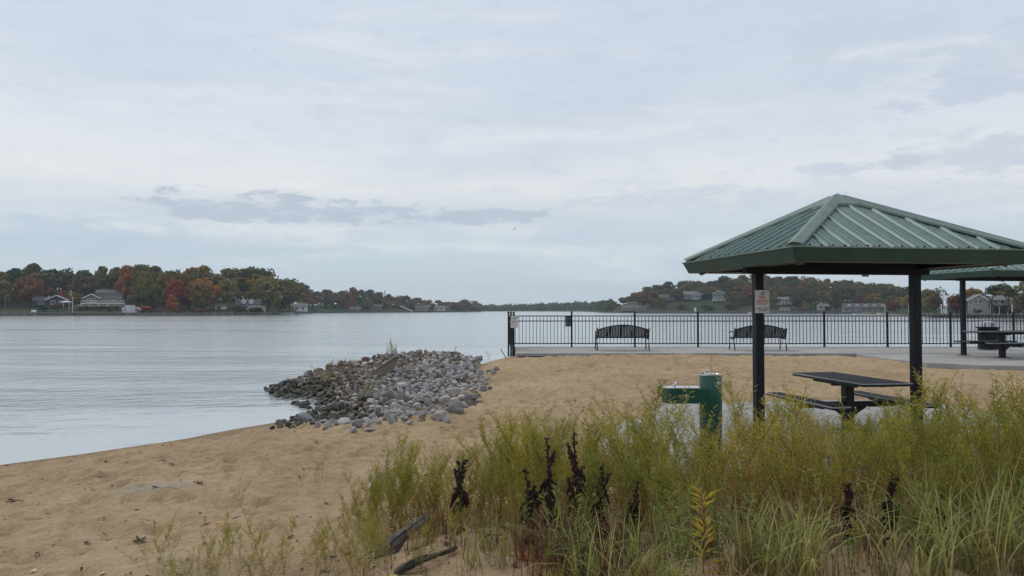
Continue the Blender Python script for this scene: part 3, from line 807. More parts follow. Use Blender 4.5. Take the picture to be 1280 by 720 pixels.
def gable_block(h, x, y, z, w, d, wh, rh, wall, roof, axis='x', ov=.5, trim=True):
    """wall block with a pitched roof; axis = ridge direction"""
    m = MB()
    if axis == 'x':
        m.add([(x - w / 2, y - d / 2, z), (x + w / 2, y - d / 2, z), (x + w / 2, y + d / 2, z), (x - w / 2, y + d / 2, z),
               (x - w / 2, y - d / 2, z + wh), (x + w / 2, y - d / 2, z + wh), (x + w / 2, y + d / 2, z + wh), (x - w / 2, y + d / 2, z + wh),
               (x - w / 2, y, z + wh + rh), (x + w / 2, y, z + wh + rh)],
              [(0, 1, 5, 4), (2, 3, 7, 6), (1, 2, 6, 9, 5), (3, 0, 4, 8, 7), (4, 5, 9, 8), (6, 7, 8, 9), (3, 2, 1, 0)])
    else:
        m.add([(x - w / 2, y - d / 2, z), (x + w / 2, y - d / 2, z), (x + w / 2, y + d / 2, z), (x - w / 2, y + d / 2, z),
               (x - w / 2, y - d / 2, z + wh), (x + w / 2, y - d / 2, z + wh), (x + w / 2, y + d / 2, z + wh), (x - w / 2, y + d / 2, z + wh),
               (x, y - d / 2, z + wh + rh), (x, y + d / 2, z + wh + rh)],
              [(0, 1, 5, 8, 4), (2, 3, 7, 9, 6), (1, 2, 6, 5), (3, 0, 4, 7), (5, 6, 9, 8), (7, 4, 8, 9), (3, 2, 1, 0)])
    m.build('wall', wall, h)
    r = MB(); t = .16; k = (rh) / ((d if axis == 'x' else w) / 2)
    for s in (-1, 1):
        if axis == 'x':
            e = d / 2 + ov
            a = [(x - w / 2 - ov, y, z + wh + rh + .04), (x + w / 2 + ov, y, z + wh + rh + .04), (x + w / 2 + ov, y + s * e, z + wh + rh - k * e + .04), (x - w / 2 - ov, y + s * e, z + wh + rh - k * e + .04)]
        else:
            e = w / 2 + ov
            a = [(x, y - d / 2 - ov, z + wh + rh + .04), (x, y + d / 2 + ov, z + wh + rh + .04), (x + s * e, y + d / 2 + ov, z + wh + rh - k * e + .04), (x + s * e, y - d / 2 - ov, z + wh + rh - k * e + .04)]
        b = [(p[0], p[1], p[2] + t) for p in a]
        r.add(a + b, [(0, 1, 2, 3), (7, 6, 5, 4), (0, 4, 5, 1), (1, 5, 6, 2), (2, 6, 7, 3), (3, 7, 4, 0)])
    ro = r.build('roof', roof, h)
    if trim and axis == 'y':
        tr = MB(); e = w / 2 + ov
        for s in (-1, 1):
            tr.bar((x, y - d / 2 - ov - .03, z + wh + rh + .05), (x + s * e, y - d / 2 - ov - .03, z + wh + rh - k * e + .05), .08, .28)
        tr.build('gable_trim', M['trim_white'], ro)
    return ro
def deck(h, x0, x1, y0, y1, z, drop, rail=True, m=None):
    MB().box(((x0 + x1) / 2, (y0 + y1) / 2, z - .1), (x1 - x0, y1 - y0, .2)).build('balcony_floor', m or M['trim_white'], h)
    n = max(2, int((x1 - x0) / 2.6))
    for i in range(n + 1):
        xx = x0 + .1 + (x1 - x0 - .2) * i / n
        MB().box((xx, y0 + .1, z - .2 - (drop - .2) / 2), (.16, .16, drop - .2)).build('balcony_post', m or M['trim_white'], h)
    if rail:
        r = MB(); r.box(((x0 + x1) / 2, y0 + .05, z + 1.0), (x1 - x0, .1, .12)); r.box(((x0 + x1) / 2, y0 + .05, z + .12), (x1 - x0, .06, .06))
        k = int((x1 - x0) / .3)
        for i in range(k + 1): r.box((x0 + .05 + (x1 - x0 - .1) * i / k, y0 + .05, z + .55), (.05, .05, .85))
        r.build('railing', m or M['trim_white'], h)
def house(px, s, label, name='lake_house', dz=0):
    b = fp(px, s); b.z += dz - .15
    ang = math.atan((px - 640) / 960)
    h = empty(name, b, -ang * .7); tag(h, label, 'house'); return h
def doorp(h, x, z, y, w=1.0, hh=2.1): 
    d = MB().box((x, y - .03, z + hh / 2), (w, .1, hh)).build('door', M['door'], h)
    MB().box((x + w * .35, y - .11, z + hh * .48), (.08, .08, .12)).build('handle', M['steel'], d)

# navy house with white gable trim
h = house(73, 27, 'navy gabled house with white roof trim above the lawn')
gable_block(h, 0, 0, 0, 6.6, 7, 2.4, 1.6, HM['navy'], HM['roof_grey'], 'y')
gable_block(h, -5.4, 2, .1, 5.2, 6, 2.1, 1.2, HM['navy'], HM['roof_grey'], 'x')
window(h, -1.2, 1.4, 1.4, 1.2, -3.5); window(h, 1.4, 1.4, 1.4, 1.2, -3.5); window(h, -5.4, 1.3, 1.6, 1.0, -1)
# white two storey with decks
h = house(132, 28, 'two storey white trimmed house with long white balcony decks')
gable_block(h, 1.6, 2, 0, 9.2, 7, 5.0, 1.3, HM['brown'], HM['roof_grey'], 'x')
gable_block(h, -4.2, 0, 0, 5.2, 7, 3.2, 1.4, HM['brown'], HM['roof_grey'], 'y')
for x in (-1.7, .5, 2.7, 4.9): window(h, x, 4.1, 1.5, 1.0, -1.5, 3)
for x in (-1.2, 1.5, 4.4): window(h, x, 2.3, 1.8, 1.5, -1.5, 3)
window(h, -5, 2.3, 1.2, 1.4, -3.5); window(h, -3.4, 2.3, 1.2, 1.4, -3.5)
deck(h, -7.4, 7.4, -6, -3.6, 1.2, 1.6); deck(h, -8, 9.2, -8.4, -6.1, -.5, 1.5)
doorp(h, 3, 1.2, -1.5)
# white boathouse with arched fronts
bh = house(165, 4.5, 'small white boathouse with two arched gables at the water', 'boathouse', .1); bh['category'] = 'boathouse'
gable_block(bh, -1.6, 0, 0, 2.6, 3, 1.5, .9, HM['white'], HM['white'], 'y', .2)
gable_block(bh, 1.5, .4, 0, 2.8, 2.6, 1.2, .7, HM['white'], HM['white'], 'y', .2)
MB().lathe([(.55, 0), (.55, .03)], 20).build('opening', M['dark_glass'], bh)
bh.children[-1].rotation_euler = (R(90), 0, 0); bh.children[-1].location = (-1.6, -1.52, 1.0)
window(bh, 1.0, .8, .7, .8, -.9, 1); window(bh, 2.0, .8, .7, .8, -.9, 1)
# canopy on the bank
ca = empty('shade_canopy', fp(83, 20)); tag(ca, 'flat white canopy beside the navy gabled house', 'canopy')
cr_ = MB(); cr_.add([(-1.8, -1.2, 2.4), (1.8, -1.2, 2.4), (1.8, 1.2, 2.4), (-1.8, 1.2, 2.4), (-.6, 0, 2.95), (.6, 0, 2.95)], [(0, 1, 5, 4), (1, 2, 5), (2, 3, 4, 5), (3, 0, 4), (3, 2, 1, 0)])
cr_.build('canopy_top', HM['white'], ca)
for sx in (-1, 1):
    for sy in (-1, 1): MB().box((sx * 1.65, sy * 1.05, 1.15), (.1, .1, 2.5)).build('post', M['trim_white'], ca)
# grey dormer house
h = house(311, 18, 'grey house with white dormers between the olive trees')
gable_block(h, 0, 0, 0, 8.5, 6, 2.2, 1.8, HM['grey'], HM['roof_grey'], 'x')
for x in (-1.6, 1.2): gable_block(h, x, -1.8, 2.4, 1.5, 2, 1.0, .7, HM['white'], HM['roof_grey'], 'y', .15)
for x in (-3, -.6, 1.8, 3.4): window(h, x, 1.2, 1.1, 1.2, -3)
deck(h, .2, 6.4, -5.2, -3.1, .5, 1.6, True)
g_ = house(277, 20, 'small white garage under the pale olive tree', 'garage'); g_['category'] = 'garage'
gable_block(g_, 0, 0, 0, 4, 4, 1.5, .6, HM['white'], HM['roof_light'], 'x', .3); doorp(g_, -.7, 0, -2, 1.6, 1.3)
# tip porch
h = house(371, 12, 'white cottage with open porch at the tip of the left shore', 'cottage')
gable_block(h, 0, 2, 0, 10, 5, 2.6, 1.3, HM['white'], HM['roof_light'], 'x'); window(h, -3, 1.4, 1.4, 1.4, -.5); window(h, 0, 1.4, 1.4, 1.4, -.5); window(h, 3, 1.4, 1.4, 1.4, -.5)
deck(h, -5, 5, -2.4, -.7, .3, 1, True)
# farther left shore cottages
for (px, s, w, hh, wl, rf, lab) in [(470, 22, 9, 2.6, 'grey', 'roof_grey', 'low grey cottage on the farther left shore'), (527, 12, 9, 2.4, 'tan', 'roof_brown', 'tan cottage left of the tiny pink tree'),
        (534, 18, 8, 2.6, 'grey', 'roof_light', 'grey cottage with pale roof behind the tan cottage'), (549, 10, 9, 2.6, 'white', 'roof_light', 'white cottage right of the tiny pink tree'),
        (556, 14, 7, 2.4, 'tan', 'roof_grey', 'beige cottage near the tip of the farther left shore'), (444, 5, 7, 1.6, 'brown', 'roof_brown', 'small brown boathouse under the rust tree')]:
    h = house(px, s, lab, 'cottage')
    gable_block(h, 0, 0, 0, w, 6, hh, 1.5, HM[wl], HM[rf], 'x')
    window(h, -w * .25, hh * .55, 1.3, 1.1, -3); window(h, w * .22, hh * .55, 1.3, 1.1, -3)
# stairs down the bank
st = empty('bank_stairs', fp(507, 3)); tag(st, 'white wooden stairway down the bank of the farther left shore', 'stairs')
for i in range(12): MB().box((4.5 - i * .75, i * .1, .2 + i * .32), (.8, 1.4, .12)).build('step', M['trim_white'], st)
for sy in (-.75, .75): MB().bar((4.9, sy, .1), (-4.1, sy + 1.1, 3.9), .12, .35).build('stringer', M['trim_white'], st)
# right shore
h = house(793, 14, 'tan terraced house stepping up at the left end of right shore')
gable_block(h, 0, 0, 0, 15, 7, 2.0, .7, HM['tan'], HM['roof_light'], 'x'); gable_block(h, -1, 3.5, 1.6, 6, 6, 3.0, .9, HM['tan'], HM['roof_brown'], 'x')
for x in (-5.5, -3, -.5, 2, 4.5): window(h, x, 1.1, 1.4, 1.0, -3.5)
window(h, -2.4, 3.7, 1.2, 1.0, .5); window(h, .3, 3.7, 1.2, 1.0, .5)
deck(h, -11, -2, -8, -5, .4, 1.2, True, M['dock']); deck(h, 4, 15, -8, -5, .3, 1.2, True, HM['tan'])
h = house(834, 40, 'brown house with wide dark veranda on the right shore hill')
gable_block(h, 0, 0, 0, 10, 7, 2.6, 1.8, HM['brown'], HM['roof_brown'], 'x'); deck(h, -6, 5.5, -6, -3.6, .4, 2.0, True, HM['brown'])
for x in (-3.4, -1, 1.4, 3.6): window(h, x, 1.5, 1.3, 1.3, -3.5)
h = house(866, 40, 'blue grey house with many windows on the right shore hill')
gable_block(h, 0, 0, 0, 11, 7, 3.4, 1.9, HM['bluegrey'], HM['roof_light'], 'x'); gable_block(h, 1.4, -2.6, 0, 4, 3, 3.4, 1.5, HM['pale'], HM['roof_light'], 'y')
for x in (-4.4, -2.6): window(h, x, 2.1, 1.4, 1.4, -3.5)
for x in (.6, 2.2): window(h, x, 2.1, 1.2, 1.6, -4.1)
window(h, 4.6, 2.1, 1.4, 1.4, -3.5)
h = house(898, 36, 'white framed gable house with large window wall on the hill')
gable_block(h, 0, 0, 0, 6.6, 7, 4.6, 1.7, HM['bluegrey'], HM['roof_grey'], 'y', .4)
for x in (-2.1, 0, 2.1): window(h, x, 3.6, 1.6, 1.6, -3.5, 2); window(h, x, 1.3, 1.6, 1.6, -3.5, 2)
window(h, 0, 5.2, 1.2, .8, -3.5, 1)
deck(h, -4.2, 3.8, -5.4, -3.6, .3, 1.4)
h = house(980, 26, 'white hillside house right of the near shelter post')
gable_block(h, 0, 0, 0, 7, 6, 3.2, 1.2, HM['white'], HM['roof_light'], 'x'); gable_block(h, -2.4, -2, 0, 2.2, 2, 3.4, 1, HM['white'], HM['roof_light'], 'y')
for x in (-.6, 1, 2.6): window(h, x, 2.2, 1.0, 1.2, -3); window(h, x, .6, 1.0, 1.0, -3)
h = house(981, 12, 'low white shed below the white hillside house', 'shed'); h['category'] = 'shed'
gable_block(h, 0, 0, 0, 5, 3, 1.1, .4, HM['white'], HM['roof_light'], 'x', .2); window(h, -1, .6, .8, .5, -1.5, 1); window(h, 1, .6, .8, .5, -1.5, 1)
h = house(1030, 14, 'white gabled boathouse with dark opening on the right shore', 'boathouse'); h['category'] = 'boathouse'
gable_block(h, -1.8, 0, 0, 3.4, 5, 2.6, 1.4, HM['white'], HM['roof_grey'], 'y'); gable_block(h, 2, .5, 0, 4.6, 5, 2.2, 1.2, HM['white'], HM['roof_light'], 'x')
MB().box((1.8, -2.03, 1), (3.2, .12, 1.9)).build('opening', M['dark_glass'], h); window(h, -1.8, 1.6, 1.2, 1.4, -2.5)
h = house(1081, 8, 'long low grey building with a row of dormers behind the fence', 'long_building'); h['category'] = 'building'
gable_block(h, 0, 0, 0, 20, 7, 2.0, 2.1, HM['grey'], HM['roof_grey'], 'x')
for x in (-7.5, -3.8, 0, 3.8, 7.5): gable_block(h, x, -2.0, 2.2, 1.7, 2, .8, .7, HM['pale'], HM['roof_grey'], 'y', .15)
for x in (-8.5, -6, -3.5, -1, 1.5, 4, 6.5, 8.8): window(h, x, 1.1, 1.5, 1.1, -3.5)
lh = empty('toy_lighthouse', fp(869, 1.2)); tag(lh, 'small white ornamental lighthouse on the right seawall', 'lighthouse')
MB().lathe([(.75, 0), (.5, 2.4), (.7, 2.5), (.7, 2.6)], 12).build('tower', M['trim_white'], lh)
MB().lathe([(.4, 2.6), (.4, 3.2)], 10).build('lantern', M['dark_glass'], lh)
MB().lathe([(.6, 3.2), (.05, 3.7)], 10).build('cap', HM['roof_grey'], lh)
# near right houses
h = house(1240, 13, 'pale grey two storey house with dark porch behind the far shelter')
gable_block(h, -3.6, 0, 0, 4.6, 7, 3.6, 1.4, HM['pale'], HM['roof_light'], 'y', .35); gable_block(h, 2.0, 1.8, 0, 6.6, 7, 3.6, 1.1, HM['pale'], HM['roof_light'], 'x', .35)
MB().box((1.6, -2.4, 2.2), (6.4, 2.6, .2)).build('porch_roof', HM['roof_light'], h); MB().box((.9, -1.72, 1.05), (3.4, .1, 2.0)).build('porch_opening', M['dark_glass'], h)
for x in (-1.0, 1.0, 3.0, 4.6): MB().box((x, -3.5, 1.05), (.16, .16, 2.1)).build('porch_post', M['trim_white'], h)
window(h, -4.2, 3.3, .5, .8, -3.5, 1); window(h, -3.2, 3.3, .5, .8, -3.5, 1); window(h, -4.6, 1.2, .5, .9, -3.5, 1)
for x in (.6, 2.0, 3.6): window(h, x, 3.1, .8, .7, -1.7, 1)
window(h, 4.3, 1.1, .9, 1.2, -1.7, 2); doorp(h, 3.2, .1, -1.7)
h = house(1209, 12, 'blue white cottage between the dark red tree and shelter post', 'cottage')
gable_block(h, 0, 0, 0, 3.0, 6, 2.9, 1.0, HM['pale'], HM['roof_light'], 'y', .3); gable_block(h, -3.4, .8, 0, 4, 5, 1.5, .6, HM['pale'], HM['roof_light'], 'x', .3)
window(h, .2, 1.9, .9, 1.1, -3); MB().box((-3.4, -1.74, .7), (2.6, .12, 1.3)).build('opening', M['dark_glass'], h)
h = house(1279, 14, 'tan house with small upper tower at the right picture edge')
gable_block(h, 0, 0, 0, 7, 7, 2.2, 1.2, HM['tan'], HM['roof_brown'], 'x', .4); gable_block(h, -1.6, -1, 2.0, 2.4, 3, 1.8, 1.1, HM['tan'], HM['roof_brown'], 'y', .25)
window(h, -1.6, 3.1, 1.0, .9, -2.5); window(h, -2, 1.2, 1.6, 1.1, -3.5, 3); window(h, 1.4, 1.2, 1.6, 1.1, -3.5, 3)

# docks, seawall caps, poles, boats along the shores
def dock(px, s, L_, w, label, posts=4, rz=0, white=False):
    Y = fy0(px) + s
    d = empty('dock', ((px - 640) / 960 * Y, Y, WATER), rz); tag(d, label, 'dock')
    mt = M['trim_white'] if white else M['dock']
    n = int(L_ / 1.2)
    for i in range(n): MB().box((-L_ / 2 + (i + .5) * L_ / n, 0, .62), (L_ / n - .05, w, .1)).build('plank', mt, d)
    for sy in (-1, 1): MB().box((0, sy * w * .4, .5), (L_, .12, .14)).build('beam', M['dock'], d)
    for i in range(posts):
        for sy in (-1, 1): MB().box((-L_ / 2 + .3 + (L_ - .6) * i / (posts - 1), sy * (w / 2 + .08), .1), (.14, .14, 2.6)).build('post', M['dock'], d)
    return d
dock(200, -6, 22, 1.6, 'long low dock along the seawall right of the white boathouse', 8)
dock(262, -4, 16, 1.4, 'grey dock below the wide orange tree', 6); dock(20, -4, 14, 1.4, 'dock at the far left below the green lawn', 5)
dock(352, -6, 10, 2, 'white edged dock at the tip of the left near shore', 4, 0, True); dock(385, -70, 18, 1.6, 'low dark dock reaching right from the tip', 6)
dock(1085, -8, 26, 2, 'grey dock in front of the long dormer building', 8); dock(860, -6, 24, 2, 'dark dock by the ornamental lighthouse', 7)
dock(1190, -4, 12, 1.5, 'dark dock below the dark red tree', 5); dock(1262, -4, 20, 1.5, 'dark dock in front of the pale two storey house', 7)
dock(975, -5, 18, 1.6, 'pale dock below the white hillside house', 6)
def pole(px, s, h_, label, m='trim_white', r=.09, name='pole'):
    b = fp(px, s)
    p = empty(name, b); tag(p, label, 'pole')
    MB().lathe([(r, -.3), (r * .8, h_)], 8).build('shaft', M[m], p); MB().lathe([(r * 1.8, h_), (r * 1.6, h_ + .15), (.02, h_ + .25)], 8).build('cap', M[m], p)
pole(7, 3, 6.4, 'dark lamp pole on the lawn at far left', 'dock', .12); pole(91, 8, 5.2, 'white flagpole right of the navy gabled house')
pole(1176.5, 2, 2.4, 'left one of two white mooring posts by the bare tree', 'trim_white', .13); pole(1182.5, 2, 2.4, 'right one of two white mooring posts by the bare tree', 'trim_white', .13)
pole(1106, 2, 3.2, 'white post right of the long dormer building', 'trim_white', .16); pole(1136, 2, 3.0, 'white post under the golden brown tree', 'trim_white', .14)
pole(1265, 2, 2.2, 'white lantern post before the pale two storey house', 'trim_white', .1)
def boat(px, s, Lb, label, hull, rz=0, cover=True):
    Y = fy0(px) + s
    b = empty('motor_boat', ((px - 640) / 960 * Y, Y, WATER - .1), rz); tag(b, label, 'boat')
    w = Lb * .32; secs = [(-.5, .85, .75), (-.2, 1, .75), (.15, .95, .8), (.38, .55, .9), (.5, .04, 1.0)]
    vs, fs = [], []
    for t, k, z in secs: vs += [(t * Lb, -w / 2 * k, z), (t * Lb, -w / 2 * k * .6, .0), (t * Lb, w / 2 * k * .6, .0), (t * Lb, w / 2 * k, z)]
    for i in range(4):
        for j in range(3): fs.append((i * 4 + j, i * 4 + j + 1, i * 4 + 5 + j, i * 4 + 4 + j))
        fs.append((i * 4 + 3, i * 4, i * 4 + 4, i * 4 + 7))
    fs += [(0, 3, 2, 1), (16, 17, 18, 19)]
    MB().add(vs, fs).build('hull', hull, b)
    MB().add([(.05 * Lb, -w * .4, .8), (.05 * Lb, w * .4, .8), (.2 * Lb, w * .33, .85), (.2 * Lb, -w * .33, .85), (0, -w * .36, 1.3), (0, w * .36, 1.3)], [(4, 5, 2, 3), (0, 4, 3), (1, 2, 5), (0, 1, 5, 4)]).build('windscreen', M['dark_glass'], b)
    if cover:
        for sx in (-.3, .0):
            for sy in (-1, 1): MB().box((sx * Lb, sy * w * .38, 1.5), (.06, .06, 1.5)).build('canopy_pole', M['steel'], b)
        MB().box((-.15 * Lb, 0, 2.28), (Lb * .42, w * .9, .1)).build('canopy', HM['white'], b)
boat(1074, -10, 6, 'white covered boat left at the grey dock of the long building', HM['white']); boat(1092, -11, 6, 'tan canopied boat in the middle of the long building dock', HM['tan'], 2.8)
boat(1103, -10, 5, 'white open boat right at the long building dock', HM['white'], .3, False); boat(359, -8, 6, 'white boat moored at the tip of the left near shore', HM['white'], .1)
boat(942, -8, 5.5, 'white boat just left of the near shelter post', HM['white'], .2, False); boat(724, -90, 6, 'tiny white boat far out beyond the fence', HM['white'], .2, False)
boat(370, -10, 5.5, 'second white covered boat at the tip of the left shore', HM['white'], 3.0)
# swing/bench items on left lawn
bn = empty('lawn_bench', fp(42, 3)); tag(bn, 'white bench on the seawall below the green lawn', 'bench')
MB().box((0, 0, .45), (1.7, .5, .08)).build('seat', M['trim_white'], bn); MB().box((0, .25, .8), (1.7, .08, .6)).build('backrest', M['trim_white'], bn)
for sx in (-.7, .7): MB().box((sx, 0, .2), (.1, .45, .42)).build('leg', M['trim_white'], bn)

# the seawalls along near parts of the far shores
def seawall(x0, x1, label, step=6):
    w = empty('seawall', fp((x0 + x1) / 2, 0)); w.location.z = 0; tag(w, label, 'wall'); o0 = w.location
    xs = list(np.arange(x0, x1, step)) + [x1]
    for a, b in zip(xs[:-1], xs[1:]):
        pa, pb = fp(a, -.2), fp(b, -.2)
        mm = MB(); d = Vector((pb.x - pa.x, pb.y - pa.y, 0)).normalized() * .03
        mm.bar((pa.x - o0.x + d.x, pa.y - o0.y + d.y, -.15), (pb.x - o0.x - d.x, pb.y - o0.y - d.y, -.15), .5, 1.5)
        mm.build('wall_section', M['seawall'], w)
        c = MB(); c.bar((pa.x - o0.x + d.x, pa.y - o0.y + d.y, .66), (pb.x - o0.x - d.x, pb.y - o0.y - d.y, .66), .8, .12); c.build('wall_cap', M['dock'], w)
seawall(-60, 340, 'dark seawall along the left near shore', 12)
seawall(1168, 1420, 'dark seawall before the pale two storey house', 14)
seawall(800, 1110, 'pale edged seawall along the right shore', 14)

# ------------------------------------------------------------------ promenade and pads of concrete
prom = tag(empty('promenade', (0, 0, 0)), 'grey concrete promenade along the lake behind the sand', None, None, 'structure')
x = .12
while x < 34:
    w = 2.98
    MB().box((x + w / 2, 27.0, DECK - .175), (w - .012, 4.3, .35)).build('paving_slab', M['concrete'], prom, bevel=.012)
    x += w
    if x > 31: break
MB().box((17, 24.78, DECK - .24), (33.6, .09, .32)).build('timber_edge', M['seawall'], prom)
MB().box((17, 29.24, DECK - .9), (34, .16, 1.8)).build('lake_wall', M['concrete_old'], prom)
sh2 = tag(empty('shelter_pad', (0, 0, 0)), 'concrete pad under the far shelter joined to the promenade', None, None, 'structure')
def padm(poly, z0, z1, parent, name):
    MB().prism(poly[::-1] if sum((poly[i][0] * poly[(i + 1) % len(poly)][1] - poly[(i + 1) % len(poly)][0] * poly[i][1]) for i in range(len(poly))) < 0 else poly, z0, z1).build(name, M['concrete'], parent, bevel=.015)
padm([(11.05, 24.7), (10.9, 22.2), (11.1, 20.6), (11.9, 19.6), (13.2, 19.3), (15.2, 19.35), (15.2, 24.7)], .12, DECK - .004, sh2, 'paving_slab')
padm([(15.215, 24.7), (15.215, 19.35), (19.5, 20.2), (19.4, 24.7)], .12, DECK - .004, sh2, 'paving_slab')
sh1 = tag(empty('near_shelter_pad', (0, 0, 0)), 'concrete pad under the near shelter and the drinking fountain', None, None, 'structure')
padm([(1.15, 9.0), (1.25, 10.9), (1.7, 12.2), (2.35, 13.1), (2.75, 14.5), (3.4, 14.9), (4.3, 15.0), (4.3, 8.1), (1.4, 8.1)], -.12, 0.0, sh1, 'paving_slab')
padm([(4.315, 15.0), (7.4, 15.5), (8.2, 14.8), (8.5, 9.6), (8.0, 8.3), (4.315, 8.1)], -.12, 0.0, sh1, 'paving_slab')

# ------------------------------------------------------------------ shelters
def roof_mat():
    m = bpy.data.materials.new('green_metal_roof'); m.use_nodes = True
    n = NT(m.node_tree); bs = m.node_tree.nodes['Principled BSDF']
    co = n.n('ShaderNodeTexCoord').outputs['Object']
    c = n.ramp(n.noise(co, 1.6, 6, .65), [(.3, (.092, .165, .142)), (.7, (.125, .20, .178))])
    d = n.maprange(n.noise(co, 14, 5, .7), .35, .7, 1.06, .9)
    x_, y_, z_ = n.sep(co)
    stv = n.maprange(n.noise(n.vec(n.m('MULTIPLY', x_, 16.0), n.m('MULTIPLY', y_, 16.0), n.m('MULTIPLY', z_, 2.0)), 1.0, 4, .6), .42, .7, 1.05, .78)
    n.lk(n.mix(1, n.mix(1, c, n.vec(d, d, d), 'MULTIPLY'), n.vec(stv, stv, stv), 'MULTIPLY'), bs.inputs['Base Color'])
    bs.inputs['Roughness'].default_value = .42; bs.inputs['Specular IOR Level'].default_value = .7
    return m
M['roof'] = roof_mat()
M['roof_cap'] = mat('flashing_painted_sheen', (.17, .22, .195), .55, 0, .12, 4, spec=.3)  # paler than the roof: sheen of the caps put into the colour
HS, EAVE, RISE, FB = 1.64, 2.545, .86, .165
def shelter(name, loc, rz, label):
    sh = empty(name, loc, rz); tag(sh, label, 'shelter')
    ap = Vector((0, 0, EAVE + RISE))
    for q in range(4):
        Mq = Matrix.Rotation(q * math.pi / 2, 4, 'Z')
        T = lambda p: Mq @ Vector(p)
        # one slope faces local -y : eave from (-HS,-HS) to (HS,-HS)
        zt = lambda yy: EAVE + RISE * (HS + yy) / HS            # height at depth yy (negative)
        sl_ = MB(); th = .035
        a = [T((-HS, -HS, EAVE)), T((HS, -HS, EAVE)), T((0, 0, EAVE + RISE))]
        b = [v - Vector((0, 0, th)) for v in a]
        sl_.add(a + b, [(0, 1, 2), (5, 4, 3), (0, 3, 4, 1), (1, 4, 5, 2), (2, 5, 3, 0)])
        pn = sl_.build('roof_slope', M['roof'], sh)
        for i in range(-5, 6):
            xx = i * .295
            y1 = -abs(xx) - .10
            if y1 < -HS + .12: continue
            e = .03
            rib = MB()
            prof = [(-.03, 0), (-.016, .03), (.016, .03), (.03, 0)]
            A = [T((xx + px_, -HS - .012, zt(-HS) + pz + .001)) for px_, pz in prof]
            B = [T((xx + px_, y1, zt(y1) + pz + .001)) for px_, pz in prof]
            rib.add(A + B, [(0, 1, 5, 4), (1, 2, 6, 5), (2, 3, 7, 6), (3, 2, 1, 0), (4, 5, 6, 7)])
            rib.build('rib', M['roof'], pn)
            # minor ribs between the seams
            for dxx in (.1, .19):
                x2 = xx + dxx; y2 = -abs(x2) - .12
                if y2 < -HS + .12: continue
                r2 = MB(); pr = [(-.012, 0), (0, .007), (.012, 0)]
                A = [T((x2 + p_, -HS - .006, zt(-HS) + z_ + .001)) for p_, z_ in pr]; B = [T((x2 + p_, y2, zt(y2) + z_ + .001)) for p_, z_ in pr]
                r2.add(A + B, [(0, 1, 4, 3), (1, 2, 5, 4), (2, 1, 0), (3, 4, 5)]); r2.build('rib', M['roof'], pn)
        sc_ = MB()
        for i in range(-10, 11):
            c = T((i * .155, -HS + .05, zt(-HS + .05) + .012))
            sc_.box(c, (.018, .018, .016))
        sc_.build('screw_row', M['frame_dark'], pn)
        # fascia, leaning in towards the bottom
        fa = MB(); t = .03
        o1, o2 = HS + .03, HS - .045
        fa.add([T((-o1, -o1, EAVE + .012)), T((o1, -o1, EAVE + .012)), T((o2, -o2, EAVE - FB)), T((-o2, -o2, EAVE - FB)),
                T((-o1 + t, -o1 + t, EAVE + .012)), T((o1 - t, -o1 + t, EAVE + .012)), T((o2 - t, -o2 + t, EAVE - FB)), T((-o2 + t, -o2 + t, EAVE - FB))],
               [(0, 3, 2, 1), (4, 5, 6, 7), (0, 1, 5, 4), (3, 7, 6, 2)])
        fa.build('fascia', M['fascia'], sh)
        dr = MB(); e1 = HS + .036
        dr.add([T((-e1, -e1, EAVE + .016)), T((e1, -e1, EAVE + .016)), T((HS - .02, -HS + .02, EAVE + .022)), T((-HS + .02, -HS + .02, EAVE + .022)), T((-e1, -e1, EAVE + .0)), T((e1, -e1, EAVE + .0))], [(0, 1, 2, 3), (0, 4, 5, 1)])
        dr.build('drip_edge', M['roof_cap'], sh)
        # hip cap between this slope and the next (corner at +HS,-HS)
        hc = MB()
        ca_ = Vector((HS + .03, -HS - .03, EAVE + .035)); cbv = Vector((.07, -.07, EAVE + RISE + .0))
        wv = .135
        p0 = [T(ca_), T(ca_ + Vector((-wv * 1.0, 0, .012))), T(ca_ + Vector((0, wv * 1.0, .012)))]
        p1 = [T(cbv + Vector((0, 0, .045))), T(cbv + Vector((-wv, 0, .0))), T(cbv + Vector((0, wv, .0)))]
        p0[0] = T(ca_ + Vector((0, 0, .03)))
        hc.add(p0 + p1 + [v - Vector((0, 0, .03)) for v in (p0[1], p0[2], p1[1], p1[2])], [(0, 1, 4, 3), (2, 0, 3, 5), (1, 6, 8, 4), (7, 2, 5, 9), (0, 2, 7, 6, 1)])
        hc.build('hip_cap', M['roof_cap'], sh)
        # hip rafter tube and purlins under the roof
        MB().bar(T((.05, -.05, EAVE + RISE - .20)), T((HS - .17, -HS + .17, EAVE - .125)), .10, .16).build('hip_rafter', M['frame_reflect'], sh)
        MB().bar(T((-HS * .5, -HS * .5, EAVE + RISE * .5 - .075)), T((HS * .5, -HS * .5, EAVE + RISE * .5 - .075)), .06, .08).build('purlin', M['frame_dark'], sh)
        MB().bar(T((-HS + .12, -HS + .12, EAVE - .09)), T((HS - .12, -HS + .12, EAVE - .09)), .06, .14).build('eave_beam', M['frame_dark'], sh)
        # soffit strip closing the eave
        sf = MB(); i1, i2 = HS - .05, HS - .42
        sf.add([T((-i1, -i1, EAVE - FB + .012)), T((i1, -i1, EAVE - FB + .012)), T((i2, -i2, EAVE - FB + .012)), T((-i2, -i2, EAVE - FB + .012))], [(0, 3, 2, 1)])
        sf.build('soffit', M['frame_dark'], sh)
    pk = MB(); kx = .30
